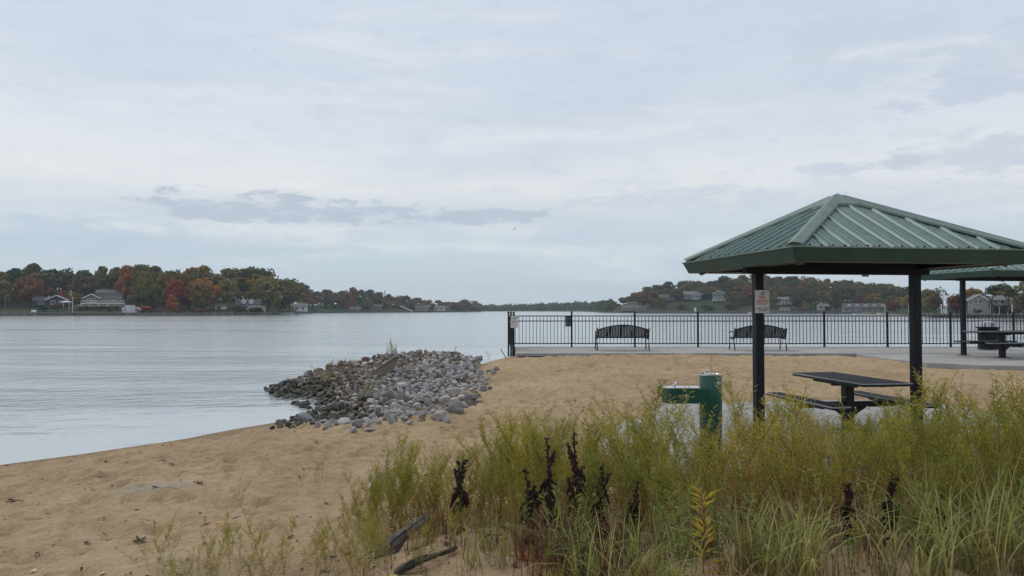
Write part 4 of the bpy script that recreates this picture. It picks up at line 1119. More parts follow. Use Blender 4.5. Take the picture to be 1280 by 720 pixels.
    for q in range(4):
        Mq = Matrix.Rotation(q * math.pi / 2, 4, 'Z')
        zk = EAVE + RISE * (HS - kx) / HS + .045
        pk.add([Mq @ Vector((-kx, -kx, zk)), Mq @ Vector((kx, -kx, zk)), Vector((0, 0, EAVE + RISE + .075)), Mq @ Vector((-kx, -kx, zk - .035)), Mq @ Vector((kx, -kx, zk - .035))], [(0, 1, 2), (0, 3, 4, 1)])
    pk.build('peak_cap', M['roof_cap'], sh)
    MB().bar((-HS + .2, 0, EAVE - .14), (HS - .2, 0, EAVE - .14), .12, .2).build('main_beam', M['frame_dark'], sh)
    MB().box((0, 0, EAVE + RISE / 2 - .1), (.1, .1, RISE)).build('king_post', M['frame_dark'], sh)
    for sx in (-1, 1):
        po = MB().box((sx * 1.24, 0, (EAVE - .24) / 2), (.122, .122, EAVE - .24)).build('post', M['navy_post'], sh, bevel=.008)
        bp_ = MB().box((sx * 1.24, 0, .008), (.26, .26, .016)).build('base_plate', M['navy_post'], po)
        for bx_ in (-1, 1):
            for by_ in (-1, 1):
                MB().lathe([(.012, .016), (.012, .04)], 6, (sx * 1.24 + bx_ * .1, by_ * .1, 0)).build('bolt', M['steel'], po)
    return sh
SH1 = shelter('picnic_shelter', (4.69, 11.05, 0), R(10), 'near picnic shelter with green ribbed metal roof and two dark posts')
SH2 = shelter('picnic_shelter', (15.2, 24.0, DECK - .004), R(9), 'farther picnic shelter with green metal roof cut by the right edge')

# ------------------------------------------------------------------ picnic tables
def picnic_table(loc, rz, label):
    t = empty('picnic_table', loc, rz); tag(t, label, 'picnic table')
    Lt, Wt, Zt = 1.9, .74, .76
    def slab(name, cx, w, z, th):
        o = MB().box((cx, 0, z), (w, Lt, th)).build(name, M['table_black'], t, bevel=.012)
        e = MB()
        for sx in (-1, 1): e.box((cx + sx * (w / 2 + .004), 0, z + th * .32), (.012, Lt + .02, .014))
        for sy in (-1, 1): e.box((cx, sy * (Lt / 2 + .004), z + th * .32), (w - .01, .012, .014))
        e.build('edge_band', M['edge_grey'], o)
        h = MB()
        # raised perforation pattern: thin ridges across the slab
        n = int(Lt / .055)
        for i in range(n): h.box((cx, -Lt / 2 + .04 + i * (Lt - .08) / (n - 1), z + th / 2 + .0015), (w - .05, .022, .005))
        h.build('surface_ridges', M['table_black'], o)
        return o
    slab('table_top', 0, Wt, Zt, .05)
    for sx in (-1, 1): slab('seat', sx * .69, .27, .45, .045)
    MB().box((0, 0, .355), (.135, .135, .71)).build('pedestal', M['black_metal'], t, bevel=.006)
    MB().box((0, 0, .70), (.5, .08, .07)).build('top_bracket', M['black_metal'], t)
    for sx in (-1, 1): MB().box((sx * .21, 0, .71), (.06, 1.1, .045)).build('top_bracket', M['black_metal'], t)
    MB().box((0, 0, .385), (1.56, .08, .085)).build('seat_arm', M['black_metal'], t)
    for sx in (-1, 1):
        MB().box((sx * .69, 0, .405), (.05, 1.0, .04)).build('seat_bracket', M['black_metal'], t)
        MB().bar((sx * .06, 0, .24), (sx * .26, 0, .36), .06, .07, (0, 1, 0)).build('gusset', M['black_metal'], t)
    MB().box((0, 0, .008), (.3, .3, .014)).build('foot_plate', M['black_metal'], t)
    return t
picnic_table((5.03, 11.55, 0), R(8.5), 'black picnic table under the near shelter beside its right post')
picnic_table((14.4, 22.6, DECK - .004), R(96), 'black picnic table under the farther shelter at right')

# ------------------------------------------------------------------ fence along the lake
pick_me = MB().box((0, 0, 0), (.019, .019, 1.06)).mesh('picket', M['black_metal'])
rail_h = (1.17, .98, .14)
def fence(pts, label, npan, pick, zb, post_down):
    f = empty('iron_fence', (pts[0][0], pts[0][1], zb)); tag(f, label, 'fence')
    a, b = Vector((*pts[0], 0)), Vector((*pts[1], 0)); d = (b - a); o = Vector((pts[0][0], pts[0][1], 0))
    for i in range(npan + 1):
        p = a + d * (i / npan) - o
        po = MB().box((p.x, p.y, (1.24 - post_down) / 2), (.064, .064, 1.24 + post_down)).build('post', M['black_metal'], f)
        MB().lathe([(.042, 1.24), (.042, 1.255), (.02, 1.265), (.036, 1.285), (.042, 1.305), (.036, 1.328), (.012, 1.34)], 10, (p.x, p.y, 0)).build('finial', M['black_metal'], po)
        if i == npan: break
        q = a + d * ((i + 1) / npan) - o; u = (q - p).normalized() * .033
        for z in rail_h: MB().bar(p + u + Vector((0, 0, z)), q - u + Vector((0, 0, z)), .03, .036).build('rail', M['black_metal'], f)
        for k in range(1, pick):
            r = p + (q - p) * (k / pick)
            link('picket', pick_me, f, (r.x, r.y, .62), (0, 0, math.atan2(d.y, d.x)))
    return f
fence(((-.13, 28.9), (23.6, 28.9)), 'long black picket fence along the lake edge of promenade', 10, 18, DECK, .02)
fence(((.06, 26.25), (-.13, 28.72)), 'short black fence return at the left end of promenade', 2, 11, DECK, .34)

def text_mesh(body, size, name, m):
    cu = bpy.data.curves.new('t', 'FONT'); cu.body = body; cu.size = size; cu.align_x = 'CENTER'; cu.align_y = 'CENTER'; cu.offset = size * .03
    o = bpy.data.objects.new('t', cu); C.objects.link(o)
    dg = bpy.context.evaluated_depsgraph_get(); me = bpy.data.meshes.new_from_object(o.evaluated_get(dg))
    bpy.data.objects.remove(o); me.name = name; me.materials.clear(); me.materials.append(m); return me
def sign(loc, rz, w, h, lines, label, m='sign_white', logo=False):
    s = empty('notice_sign', loc, rz); tag(s, label, 'sign')
    MB().box((0, 0, 0), (w, .006, h)).build('panel', M[m], s, bevel=.002)
    for (body, z, size, mm) in lines:
        link('lettering', text_mesh(body, size, 'lettering', M[mm]), s, (0, -.0045, z), (R(90), 0, 0))
    for sz in (-1, 1):
        b_ = MB().lathe([(.006, 0), (.005, .004)], 8).build('bolt', M['steel'], s); b_.location = (0, -.003, sz * (h / 2 - .016)); b_.rotation_euler = (R(90), 0, 0)
    if logo:
        lg = MB()   # swimmer mark: head, body and a wave line
        lg.lathe([(.011, 0), (.011, .001)], 14, (.026, .122, 0)); lg.add([(-.03, .108, 0), (.0, .112, 0), (.012, .125, 0), (.002, .135, 0), (-.012, .128, 0), (-.006, .12, 0)], [(0, 1, 2, 3, 4, 5)])
        lg.box((0, .098, .0005), (.075, .006, .001))
        o = lg.build('swimmer_mark', M['sign_black'], s); o.rotation_euler = (R(90), 0, 0); o.location = (0, -.0045, 0)
    return s
ca10, sa10 = math.cos(R(10)), math.sin(R(10))
pl = Vector((4.69 - 1.24 * ca10, 11.05 - 1.24 * sa10, 0))
nrm = Vector((sa10, -ca10, 0))
sp = pl + nrm * .068 + Vector((ca10, sa10, 0)) * .03
sign((sp.x, sp.y, 1.8 + 10 / 960 * 10.8), R(10), .215, .322, [('NO', .055, .058, 'sign_red'), ('LIFEGUARD', .006, .037, 'sign_red'), ('ON DUTY', -.032, .037, 'sign_red'),
     ('SWIM AT YOUR', -.098, .027, 'sign_black'), ('OWN RISK', -.125, .027, 'sign_black')], 'white NO LIFEGUARD ON DUTY sign on the left post of near shelter', logo=True)
sign((.085, 26.195, DECK + .99), 0, .26, .40, [('WARNING', .135, .055, 'sign_black'), ('NO', .075, .045, 'sign_black'), ('LIFEGUARD', .02, .036, 'sign_black'), ('ON DUTY', -.03, .036, 'sign_black'), ('SWIM AT YOUR', -.1, .03, 'sign_red'), ('OWN RISK', -.14, .03, 'sign_red')],
     'white notice sign with lettering on the left fence corner')
sg = empty('lakeside_sign', (P(711, 28.97), 28.945, DECK + .98)); tag(sg, 'grey back of a sign mounted on the first long fence post', 'sign')
MB().box((0, .025, 0), (.27, .005, .42)).build('panel', M['sign_grey'], sg); MB().box((0, .012, 0), (.04, .02, .3)).build('bracket', M['sign_grey'], sg)

# ------------------------------------------------------------------ benches facing the lake
def bench(loc, rz, label):
    b = empty('park_bench', loc, rz); tag(b, label, 'bench')
    Wb = 1.78
    yb, yf = -.22, .30
    top = lambda x: .70 + .17 * math.cos(x / (Wb / 2) * math.pi / 2)       # arched back rail
    for sx in (-1, 1):
        x = sx * Wb / 2
        MB().tube([(x, yb - .10, 0), (x, yb - .03, .25), (x, yb, .42), (x, yb - .06, .60), (x, yb - .11, .745)], [.022, .02, .022, .02, .018], 8).build('back_leg', M['black_metal'], b)
        MB().tube([(x, yf + .05, 0), (x, yf, .25), (x, yf + .02, .45), (x, yf - .01, .62)], [.022, .019, .019, .018], 8).build('front_leg', M['black_metal'], b)
        MB().tube([(x, yf + .06, .60), (x, yf - .02, .645), (x, .0, .65), (x, yb - .07, .63)], .018, 8).build('armrest', M['black_metal'], b)
        MB().bar((x, yb, .40), (x, yf, .42), .03, .04).build('side_rail', M['black_metal'], b)
        MB().lathe([(.012, .0), (.026, .018), (.012, .04)], 8, (x, yb - .112, .745)).build('finial', M['black_metal'], b)
    n = 16
    MB().tube([(-Wb / 2 + Wb * i / n, yb - .09 - .03 * math.cos((-.5 + i / n) * math.pi), top(-Wb / 2 + Wb * i / n) + .01) for i in range(n + 1)], .02, 8).build('back_rail', M['black_metal'], b)
    MB().bar((-Wb / 2, yb - .015, .455), (Wb / 2, yb - .015, .455), .03, .04).build('lower_rail', M['black_metal'], b)
    MB().bar((-Wb / 2, yf, .43), (Wb / 2, yf, .43), .03, .04).build('seat_rail', M['black_metal'], b)
    ns = 33
    for i in range(ns):
        x = -Wb / 2 + .045 + (Wb - .09) * i / (ns - 1)
        MB().add([(x - .023, yb - .02, .46), (x + .023, yb - .02, .46), (x + .023, yb - .09 - .03 * math.cos(x / Wb * math.pi), top(x)), (x - .023, yb - .09 - .03 * math.cos(x / Wb * math.pi), top(x)),
                  (x - .023, yb - .026, .46), (x + .023, yb - .026, .46), (x + .023, yb - .098 - .03 * math.cos(x / Wb * math.pi), top(x)), (x - .023, yb - .098 - .03 * math.cos(x / Wb * math.pi), top(x))],
                 [(0, 1, 2, 3), (7, 6, 5, 4), (0, 4, 5, 1), (1, 5, 6, 2), (3, 2, 6, 7), (0, 3, 7, 4)]).build('back_slat', M['black_metal'], b)
        MB().bar((x, yb, .445), (x, yf, .445), .038, .008).build('seat_slat', M['black_metal'], b)
    return b
bench((P(778, 26.6), 26.75, DECK), 0, 'black steel bench with arched back left of the near shelter')
bench((P(948.5, 26.6), 26.75, DECK), 0, 'black steel bench with arched back behind the near shelter post')

# ------------------------------------------------------------------ litter bin
lb = empty('litter_bin', (P(1234.5, 27.0), 27.0, DECK)); tag(lb, 'dark litter bin with raised lid behind the far picnic table', 'litter bin')
for k in range(20):
    a = k * 2 * math.pi / 20
    MB().box((.32 * math.cos(a), .32 * math.sin(a), .37), (.012, .088, .66), a).build('side_slat', M['black_metal'], lb)
MB().lathe([(.29, .03), (.29, .70)], 20).build('liner', M['black_metal'], lb)
MB().lathe([(.32, .03), (.33, .03), (.33, .07), (.32, .07)], 24).build('base_ring', M['black_metal'], lb)
MB().lathe([(.30, .70), (.37, .78), (.39, .80), (.37, .81), (.2, .76)], 24).build('rim', M['black_metal'], lb)
for k in range(4):
    a = k * math.pi / 2 + .5
    MB().box((.2 * math.cos(a), .2 * math.sin(a), .85), (.02, .02, .2)).build('lid_leg', M['black_metal'], lb)
MB().lathe([(.26, .94), (.25, .96), (.1, 1.0), (.01, 1.01)], 24).build('lid', M['edge_grey'], lb)

# ------------------------------------------------------------------ drinking fountain
df = empty('drinking_fountain', (P(887.5, 9.0), 9.0, 0), R(-3)); tag(df, 'green two level drinking fountain with low arm', 'drinking fountain')
ft = MB().lathe([(.128, .0), (.128, 1.03), (.122, 1.04)], 32).build('pedestal', M['fount_green'], df, smooth=False)
for p in ft.data.polygons: p.use_smooth = len(p.vertices) == 4
MB().lathe([(.15, 0), (.15, .015)], 24).build('base_flange', M['fount_green'], df)
tp = MB().lathe([(.129, 1.035), (.129, 1.047), (.118, 1.05), (.10, 1.035), (.02, 1.028)], 32).build('bowl', M['steel'], df)
def stadium(x0, r, n=12):
    return [(0, -r), (0, r)] + [(x0 + r * math.cos(t), r * math.sin(t)) for t in np.linspace(math.pi / 2, math.pi * 1.5, n)]
poly = [(-.03, -.125), (-.03, .125)] + [(-.44 + .125 * math.cos(t), .125 * math.sin(t)) for t in np.linspace(math.pi / 2, math.pi * 1.5, 16)]
poly = poly[::-1]
MB().prism([p for p in poly], .715, .885).build('arm', M['fount_green'], df, bevel=.006)
inner = [(-.13, -.128), (-.13, .128)] + [(-.44 + .128 * math.cos(t), .128 * math.sin(t)) for t in np.linspace(math.pi / 2, math.pi * 1.5, 16)]
MB().prism(inner[::-1], .886, .896).build('bowl', M['steel'], df)
for (bx_, bz) in ((-.05, 1.04), (-.42, .893)):
    bb = MB(); bb.tube([(bx_, .03, bz - .01), (bx_, .03, bz + .035), (bx_ + .02, .01, bz + .05), (bx_ + .035, -.01, bz + .045)], .011, 8); bb.lathe([(.02, 0), (.018, .022), (.006, .03)], 10, (bx_ - .0, .03, bz))
    bb.build('bubbler', M['steel'], df)
pb = MB().lathe([(.022, 0), (.022, .018), (.015, .024)], 14).build('push_button', M['steel'], df); pb.location = (.06, -.112, .95); pb.rotation_euler = (R(90), 0, R(26))
pb = MB().lathe([(.022, 0), (.022, .018), (.015, .024)], 14).build('push_button', M['steel'], df); pb.location = (-.3, -.125, .80); pb.rotation_euler = (R(90), 0, 0)

# ------------------------------------------------------------------ rock pile
def rock_mesh(seed, flat=.75):
    rng = random.Random(seed); bm = bmesh.new()
    for i in range(17):
        v = Vector((rng.gauss(0, 1), rng.gauss(0, 1), rng.gauss(0, 1))).normalized()
        k = rng.uniform(.78, 1.0)
        bm.verts.new((v.x * k * rng.uniform(.85, 1.1), v.y * k * .8, v.z * k * flat))
    r = bmesh.ops.convex_hull(bm, input=bm.verts)
    bmesh.ops.delete(bm, geom=[g for g in r['geom_interior'] if isinstance(g, bmesh.types.BMVert)], context='VERTS')
    bmesh.ops.dissolve_limit(bm, angle_limit=R(16), verts=bm.verts, edges=bm.edges)
    bmesh.ops.bevel(bm, geom=bm.edges[:], offset=.05, segments=1, affect='EDGES')
    me = bpy.data.meshes.new('stone'); bm.to_mesh(me); bm.free(); me.materials.append(M['stone']); return me
RK = [rock_mesh(s, f) for s, f in zip(range(60, 72), [.75, .6, .85, .7, .55, .8, .75, .65, .9, .6, .7, .8])]
rr = np.random.default_rng(19)
pile = empty('rock_pile', (-3.4, 19.5, 0)); tag(pile, 'riprap pile of grey stones reaching into the lake', 'rock pile')
pile_o = Vector(pile.location)
stones = []
tries = 0
cell = {}
while len(stones) < 2200 and tries < 60000:
    tries += 1
    x, y = rr.uniform(-7, -.3), rr.uniform(12.2, 26.4)
    ins = in_poly(np.array([x]), np.array([y]), PILE)[0]
    if not ins and (y > 21 or x < -4.2 or not in_poly(np.array([x + rr.normal(0, .35)]), np.array([y + rr.normal(.15, .45)]), PILE)[0]): continue
    r = rr.uniform(.06, .125) if rr.random() < .85 else rr.uniform(.13, .25)
    if y > 21: r *= 1.12
    if x < -4.6: r *= 1.25
    key = (int(x / .25), int(y / .25)); ok = True
    for i in (-1, 0, 1):
        for j in (-1, 0, 1):
            for (x2, y2, r2) in cell.get((key[0] + i, key[1] + j), []):
                if (x - x2) ** 2 + (y - y2) ** 2 < (.74 * (r + r2)) ** 2: ok = False; break
    if not ok: continue
    cell.setdefault(key, []).append((x, y, r))
    z = (float(pile_h(np.array([x]), np.array([y]))[0]) - .01 + rr.uniform(-.03, .05)) if ins else gsurf(x, y) + r * .25
    stones.append((x, y, z, r))
order = sorted(stones, key=lambda s: -s[3] / s[1])
def stone_mat(x, y, z):
    wl = z < -.13 - .05 * rr.random()
    if wl or (x < -4.2 and y < 20.5 + .4 * (x + 6) and z < .0 and rr.random() < .8): return M['stone_wet']
    t = (-x - 2.6) / 2 + (y - 20) * .05 + rr.normal(0, .75)
    return M['stone_brown'] if t > .45 else M['stone']
def srot(): return (rr.uniform(-.5, .5), rr.uniform(-.5, .5), rr.uniform(0, 6.28))
for (x, y, z, r) in order[:300]:
    o = link('stone', RK[int(rr.integers(12))], pile, (x - pile_o.x, y - pile_o.y, z), srot(), (r, r * rr.uniform(.8, 1.1), r * rr.uniform(.8, 1.1)))
    o.material_slots[0].link = 'OBJECT'; o.material_slots[0].material = stone_mat(x, y, z)
def join_stones(lst, name, parent=None, o0=Vector((0, 0, 0)), mats=None):
    vs, fs, mi = [], [], []; mats = mats or [M['stone'], M['stone_wet'], M['stone_brown']]; nb = 0
    for (x, y, z, r) in lst:
        me = RK[int(rr.integers(12))]; T = Matrix.Translation((x - o0.x, y - o0.y, z)) @ (Matrix.Rotation(rr.uniform(0, 6.28), 4, 'Z') @ Matrix.Rotation(rr.uniform(-.6, .6), 4, 'X')) @ Matrix.Diagonal((r, r * rr.uniform(.8, 1.1), r * rr.uniform(.8, 1.1), 1))
        m_ = mats.index(stone_mat(x, y, z))
        vs += [tuple(T @ v.co) for v in me.vertices]
        for p in me.polygons: fs.append(tuple(i + nb for i in p.vertices)); mi.append(m_)
        nb += len(me.vertices)
    me = bpy.data.meshes.new(name); me.from_pydata(vs, [], fs)
    for m_ in mats: me.materials.append(m_)
    me.polygons.foreach_set('material_index', mi); return link(name, me, parent)
tag(join_stones(order[300:], 'small_stones', pile, pile_o), None, None, None, 'stuff')
# second layer of gap filling stones below
fill = []
for _ in range(2600):
    x, y = rr.uniform(-6.8, -.9), rr.uniform(13.1, 26.3)
    if not in_poly(np.array([x]), np.array([y]), PILE)[0]: continue
    fill.append((x, y, float(pile_h(np.array([x]), np.array([y]))[0]) - .06, rr.uniform(.08, .15)))
tag(join_stones(fill, 'filler_stones', pile, pile_o), None, None, None, 'stuff')
def lone(px, py_y, r, label, m='stone', z=None, sc=(1, .8, .7), k=None):
    py_y = py_y * (.925 if z is None else 1); x = P(px, py_y); zz = gsurf(x, py_y) if z is None else z
    o = link('stone', RK[int(rr.integers(12)) if k is None else k], None, (x, py_y, zz + r * .28), (rr.uniform(-.2, .2), rr.uniform(-.2, .2), rr.uniform(0, 6.28)), (r * sc[0], r * sc[1], r * sc[2]))
    o.material_slots[0].link = 'OBJECT'; o.material_slots[0].material = M[m]
    tag(o, label, 'stone'); return o
lone(333, 20.6, .11, 'single dark stone in the water off the rock pile tip', 'stone_wet', WATER - .02)
for i, (px, y, r, lab) in enumerate([(362, 14.3, .12, 'flat dark stone at the waterline, leftmost of the strays'), (374, 14.6, .13, 'second stray stone from the left by the waterline'), (381, 14.1, .12, 'low grey stone right beside the leftmost strays'),
        (393, 14.35, .10, 'small grey stone just left of the mid strays'), (405, 14.5, .14, 'stray grey stone with a dark side left of the rock pile foot'), (416, 14.7, .12, 'stray stone touching the foot of the rock pile'), (421, 13.5, .09, 'small brown stray stone on open sand'),
        (443, 12.7, .13, 'pale wide stone nearest the camera below the rock pile'), (447, 13.3, .12, 'grey stone behind the nearest pale stone'), (463, 12.95, .15, 'big grey stone right of the nearest pale stone'), (452, 13.9, .13, 'rounded stone between pile foot and nearest stones'),
        (462, 13.6, .12, 'grey stone just behind the big stray stone'), (505, 14.0, .15, 'stray block at the right foot of the rock pile'), (502, 13.5, .10, 'small stone in front of the right stray block'), (531, 15.3, .11, 'outlying stone at the right edge of the pile'),
        (388, 14.9, .10, 'small dark stone at waterline behind the strays'), (444, 14.2, .12, 'brownish stone half buried at the pile foot')]):
    lone(px, y, r, lab, 'stone_wet' if i in (0, 1, 3, 15) else 'stone')
# tilted concrete slab in the pile
cs = MB(); cs.add([(-.55, 0, -.30), (.5, -.05, .40), (.62, .0, .36), (.25, 0, -.32), (-.5, .16, -.30), (.52, .16, .42), (.66, .16, .36), (.3, .16, -.32)],
                  [(0, 3, 2, 1), (4, 5, 6, 7), (0, 1, 5, 4), (1, 2, 6, 5), (2, 3, 7, 6), (3, 0, 4, 7)])
xs_, ys_ = P(478, 20.3), 20.3
co_ = cs.build('concrete_slab', M['concrete_old'], None, (xs_, ys_, float(pile_h(np.array([xs_]), np.array([ys_]))[0]) + .22), .15, bevel=.012)
co_.scale = (.72, 1.5, .72)
tag(co_, 'broken brown concrete slab tilted up among the stones', 'slab')

# ------------------------------------------------------------------ foreground plants
def gold_mat(name, stops_hi, stops_lo):
    m = bpy.data.materials.new(name); m.use_nodes = True
    n = NT(m.node_tree); bs = m.node_tree.nodes['Principled BSDF']
    g = n.n('ShaderNodeNewGeometry'); at = n.n('ShaderNodeVertexColor', layer_name='pc')
    oi = n.n('ShaderNodeObjectInfo')
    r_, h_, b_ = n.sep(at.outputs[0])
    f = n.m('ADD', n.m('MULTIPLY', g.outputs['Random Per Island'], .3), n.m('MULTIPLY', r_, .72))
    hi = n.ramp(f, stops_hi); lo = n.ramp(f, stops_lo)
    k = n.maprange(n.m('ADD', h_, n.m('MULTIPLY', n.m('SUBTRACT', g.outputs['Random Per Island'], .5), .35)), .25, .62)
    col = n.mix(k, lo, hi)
    n.lk(col, bs.inputs['Base Color']); bs.inputs['Roughness'].default_value = .6; bs.inputs['Specular IOR Level'].default_value = .35
    t = n.n('ShaderNodeBsdfTranslucent'); n.lk(col, t.inputs[0])
    mx = n.n('ShaderNodeMixShader'); mx.inputs[0].default_value = .45
    n.lk(bs.outputs[0], mx.inputs[1]); n.lk(t.outputs[0], mx.inputs[2]); n.lk(mx.outputs[0], m.node_tree.nodes['Material Output'].inputs[0])
    return m
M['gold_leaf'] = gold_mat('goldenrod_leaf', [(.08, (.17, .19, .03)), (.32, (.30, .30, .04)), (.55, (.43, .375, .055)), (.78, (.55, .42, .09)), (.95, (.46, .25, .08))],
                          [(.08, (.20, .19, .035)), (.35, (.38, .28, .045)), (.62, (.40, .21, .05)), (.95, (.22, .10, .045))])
M['gold_stem'] = mat('goldenrod_stem', (.085, .065, .035), .8, 0, .35, 8)
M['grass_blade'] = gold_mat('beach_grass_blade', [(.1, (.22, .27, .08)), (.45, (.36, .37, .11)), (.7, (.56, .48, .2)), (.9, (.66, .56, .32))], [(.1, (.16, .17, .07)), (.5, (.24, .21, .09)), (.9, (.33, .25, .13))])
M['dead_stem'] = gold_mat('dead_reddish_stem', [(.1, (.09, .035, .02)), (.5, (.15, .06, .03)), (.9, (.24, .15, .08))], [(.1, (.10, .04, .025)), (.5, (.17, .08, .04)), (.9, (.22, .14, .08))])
M['seed_dark'] = isl_mat('dried_seed_head', [(0, (.022, .012, .011)), (.5, (.045, .022, .017)), (1, (.08, .042, .03))], .8, nscale=20)
M['willow'] = gold_mat('green_broad_leaf', [(.1, (.11, .19, .045)), (.5, (.20, .27, .055)), (.9, (.36, .38, .09))], [(.1, (.07, .12, .03)), (.5, (.12, .17, .05)), (.9, (.2, .2, .06))])
M['orange_leaf'] = gold_mat('orange_autumn_leaf', [(.1, (.5, .22, .02)), (.5, (.6, .32, .03)), (.9, (.55, .42, .06))], [(.1, (.4, .2, .03)), (.5, (.5, .3, .03)), (.9, (.4, .3, .06))])

def leaves_np(rng, base, dirs, length, width, h, tint):
    """diamond leaves, slightly folded; returns V, tri F, attr"""
    n = len(base)
    d = dirs / np.linalg.norm(dirs, axis=1)[:, None]
    s = np.cross(d, rng.normal(0, 1, (n, 3))); s /= np.linalg.norm(s, axis=1)[:, None] + 1e-9
    nn = np.cross(s, d)
    Lh, Wd = length[:, None], width[:, None]
    mid = base + d * Lh * .45 + nn * Lh * .06
    tip = base + d * Lh - np.array([[0, 0, 1]]) * Lh * .12
    V = np.stack([base, mid - s * Wd / 2, tip, mid + s * Wd / 2], 1).reshape(-1, 3)
    i = np.arange(n)[:, None] * 4
    Fq = np.concatenate([i + np.array([[0, 1, 2]]), i + np.array([[0, 2, 3]])])
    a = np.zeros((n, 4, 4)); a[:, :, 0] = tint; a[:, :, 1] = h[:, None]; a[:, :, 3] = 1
    return V, Fq, a.reshape(-1, 4)
def stem_np(pts, rad):
    """3-sided tube through pts"""
    pts = np.asarray(pts); n = len(pts); V = np.zeros((n, 3, 3))
    for i in range(n):
        d = pts[min(i + 1, n - 1)] - pts[max(i - 1, 0)]; d /= np.linalg.norm(d) + 1e-9
        a = np.cross(d, [0.3, .8, .1]); a /= np.linalg.norm(a); b = np.cross(d, a)
        for k in range(3):
            t = k * 2.0944; V[i, k] = pts[i] + (a * math.cos(t) + b * math.sin(t)) * rad * (1 - .75 * i / (n - 1))
    Fq = []
    for i in range(n - 1):
        for k in range(3): Fq.append((i * 3 + k, i * 3 + (k + 1) % 3, i * 3 + 3 + (k + 1) % 3, i * 3 + 3 + k))
    return V.reshape(-1, 3), np.array(Fq)
def goldenrod(seed, H=1.0, nbr=7, dens=1.0, leafL=(.04, .09), leafW=(.005, .0088), spread=.5):
    rng = np.random.default_rng(seed)
    lean = rng.normal(0, .17, 2); bend = rng.normal(0, .17, 2)
    f = lambda t: np.array([lean[0] * t * H + bend[0] * t * t * H, lean[1] * t * H + bend[1] * t * t * H, t * H * (1 - .03 * t)])
    SV, SF, nb = [], [], 0
    def adds(pts, r):
        nonlocal nb
        v, q = stem_np(pts, r); SV.append(v); SF.append(q + nb); nb += len(v)
    adds([f(t) for t in np.linspace(0, 1, 7)], .0032)
    LB, LD, LL, LW, LH = [], [], [], [], []
    def addl(fn, t0, t1, n, k, droop):
        for i in range(n):
            t = t0 + (t1 - t0) * (i + rng.random() * .8) / n
            p = fn(t); d = fn(min(t + .02, 1.0)) - fn(max(t - .02, 0)); d /= np.linalg.norm(d) + 1e-9
            a = rng.uniform(0, 6.28); out = np.array([math.cos(a), math.sin(a), 0])
            up = rng.uniform(.35, 1.1) - droop
            LB.append(p); LD.append(d * up + out * rng.uniform(.6, 1)); LL.append(rng.uniform(*leafL) * k); LW.append(rng.uniform(*leafW)); LH.append(p[2] / H)
    addl(f, .06, .45, int(26 * dens), 1.1, .5); addl(f, .4, 1.0, int(46 * dens), .85, 0)
    for b in range(nbr):
        t0 = rng.uniform(.28, .86); p0 = f(t0); a = rng.uniform(0, 6.28)
        Lb = H * rng.uniform(.16, .38) * (1.15 - t0 * .6); o = np.array([math.cos(a), math.sin(a), 0]) * spread * rng.uniform(.7, 1.2)
        fb = lambda t, p0=p0, o=o, Lb=Lb: p0 + o * Lb * (t - .25 * t * t) + np.array([0, 0, 1]) * Lb * (.62 * t + .33 * t * t)
        adds([fb(t) for t in (0, .35, .7, 1)], .002)
        addl(fb, .12, 1.0, int(20 * dens), .72, 0)
    tint = rng.random()
    V, Fq, A = leaves_np(rng, np.array(LB), np.array(LD), np.array(LL), np.array(LW), np.array(LH), tint)
    return (np.concatenate(SV), np.concatenate(SF)), (V, Fq, A)
GV = [goldenrod(100 + i, 1.0, random.Random(i).choice([7, 9, 11, 13]), random.Random(i + 50).uniform(.85, 1.2), spread=random.Random(i + 9).uniform(.55, .95)) for i in range(14)]
WV = [goldenrod(300 + i, 1.0, 3, .6, (.07, .13), (.010, .016), .5) for i in range(4)]
def plant_meshes(var, lm, sm, nm):
    (sv, sf), (lv, lf, la) = var
    return npmesh('stem', sv, [sf], [sm]), npmesh('leaves', lv, [lf], [lm], la)
GM = [plant_meshes(v, M['gold_leaf'], M['gold_stem'], 'g') for v in GV]
WMm = [plant_meshes(v, M['willow'], M['gold_stem'], 'w') for v in WV]
def plant(px, Y, H, label, var=None, kind='goldenrod_plant', meshes=None, w=1.0, lean=0.0):
    x = P(px, Y); ms = meshes or GM
    sm, lm = ms[(var if var is not None else int(rr.integers(len(ms)))) % len(ms)]
    t = empty(kind, (x, Y, gsurf(x, Y) - .01), rr.uniform(0, 6.28)); t.rotation_euler = (0, lean, 0) if lean else t.rotation_euler
    link('stem', sm, t, scale=(H * w, H * w, H)); link('leaves', lm, t, scale=(H * w, H * w, H))
    tag(t, label, 'plant'); return t
def instance_mass(name, label, variants, places, mats, parts):
    """joins many transformed copies into one mesh"""
    VV, FT, FQ, AA = [], [], [], []; nb = 0; mt, mq = [], []
    for (vi, x, y, z, rz, sx, sz, tint) in places:
        (sv, sf), (lv, lf, la) = variants[vi]
        c, s = math.cos(rz), math.sin(rz); Rm = np.array([[c * sx, -s * sx, 0], [s * sx, c * sx, 0], [0, 0, sz]])
        v = sv @ Rm.T + (x, y, z); VV.append(v); FQ.append(sf + nb); nb += len(v); AA.append(np.tile([.5, .5, 0, 1], (len(v), 1)))
        v = lv @ Rm.T + (x, y, z); VV.append(v); FT.append(lf + nb); nb += len(v); a = la.copy(); a[:, 0] = np.clip(a[:, 0] * .4 + tint * .6, 0, 1); AA.append(a)
    FQ = np.concatenate(FQ); FT = np.concatenate(FT)
    me = npmesh(name, np.concatenate(VV), [FQ, FT], mats, np.concatenate(AA), np.concatenate([np.ones(len(FQ)), np.zeros(len(FT))]))
    return tag(link(name, me), label, None, None, 'stuff')
pg_ = np.random.default_rng(23)
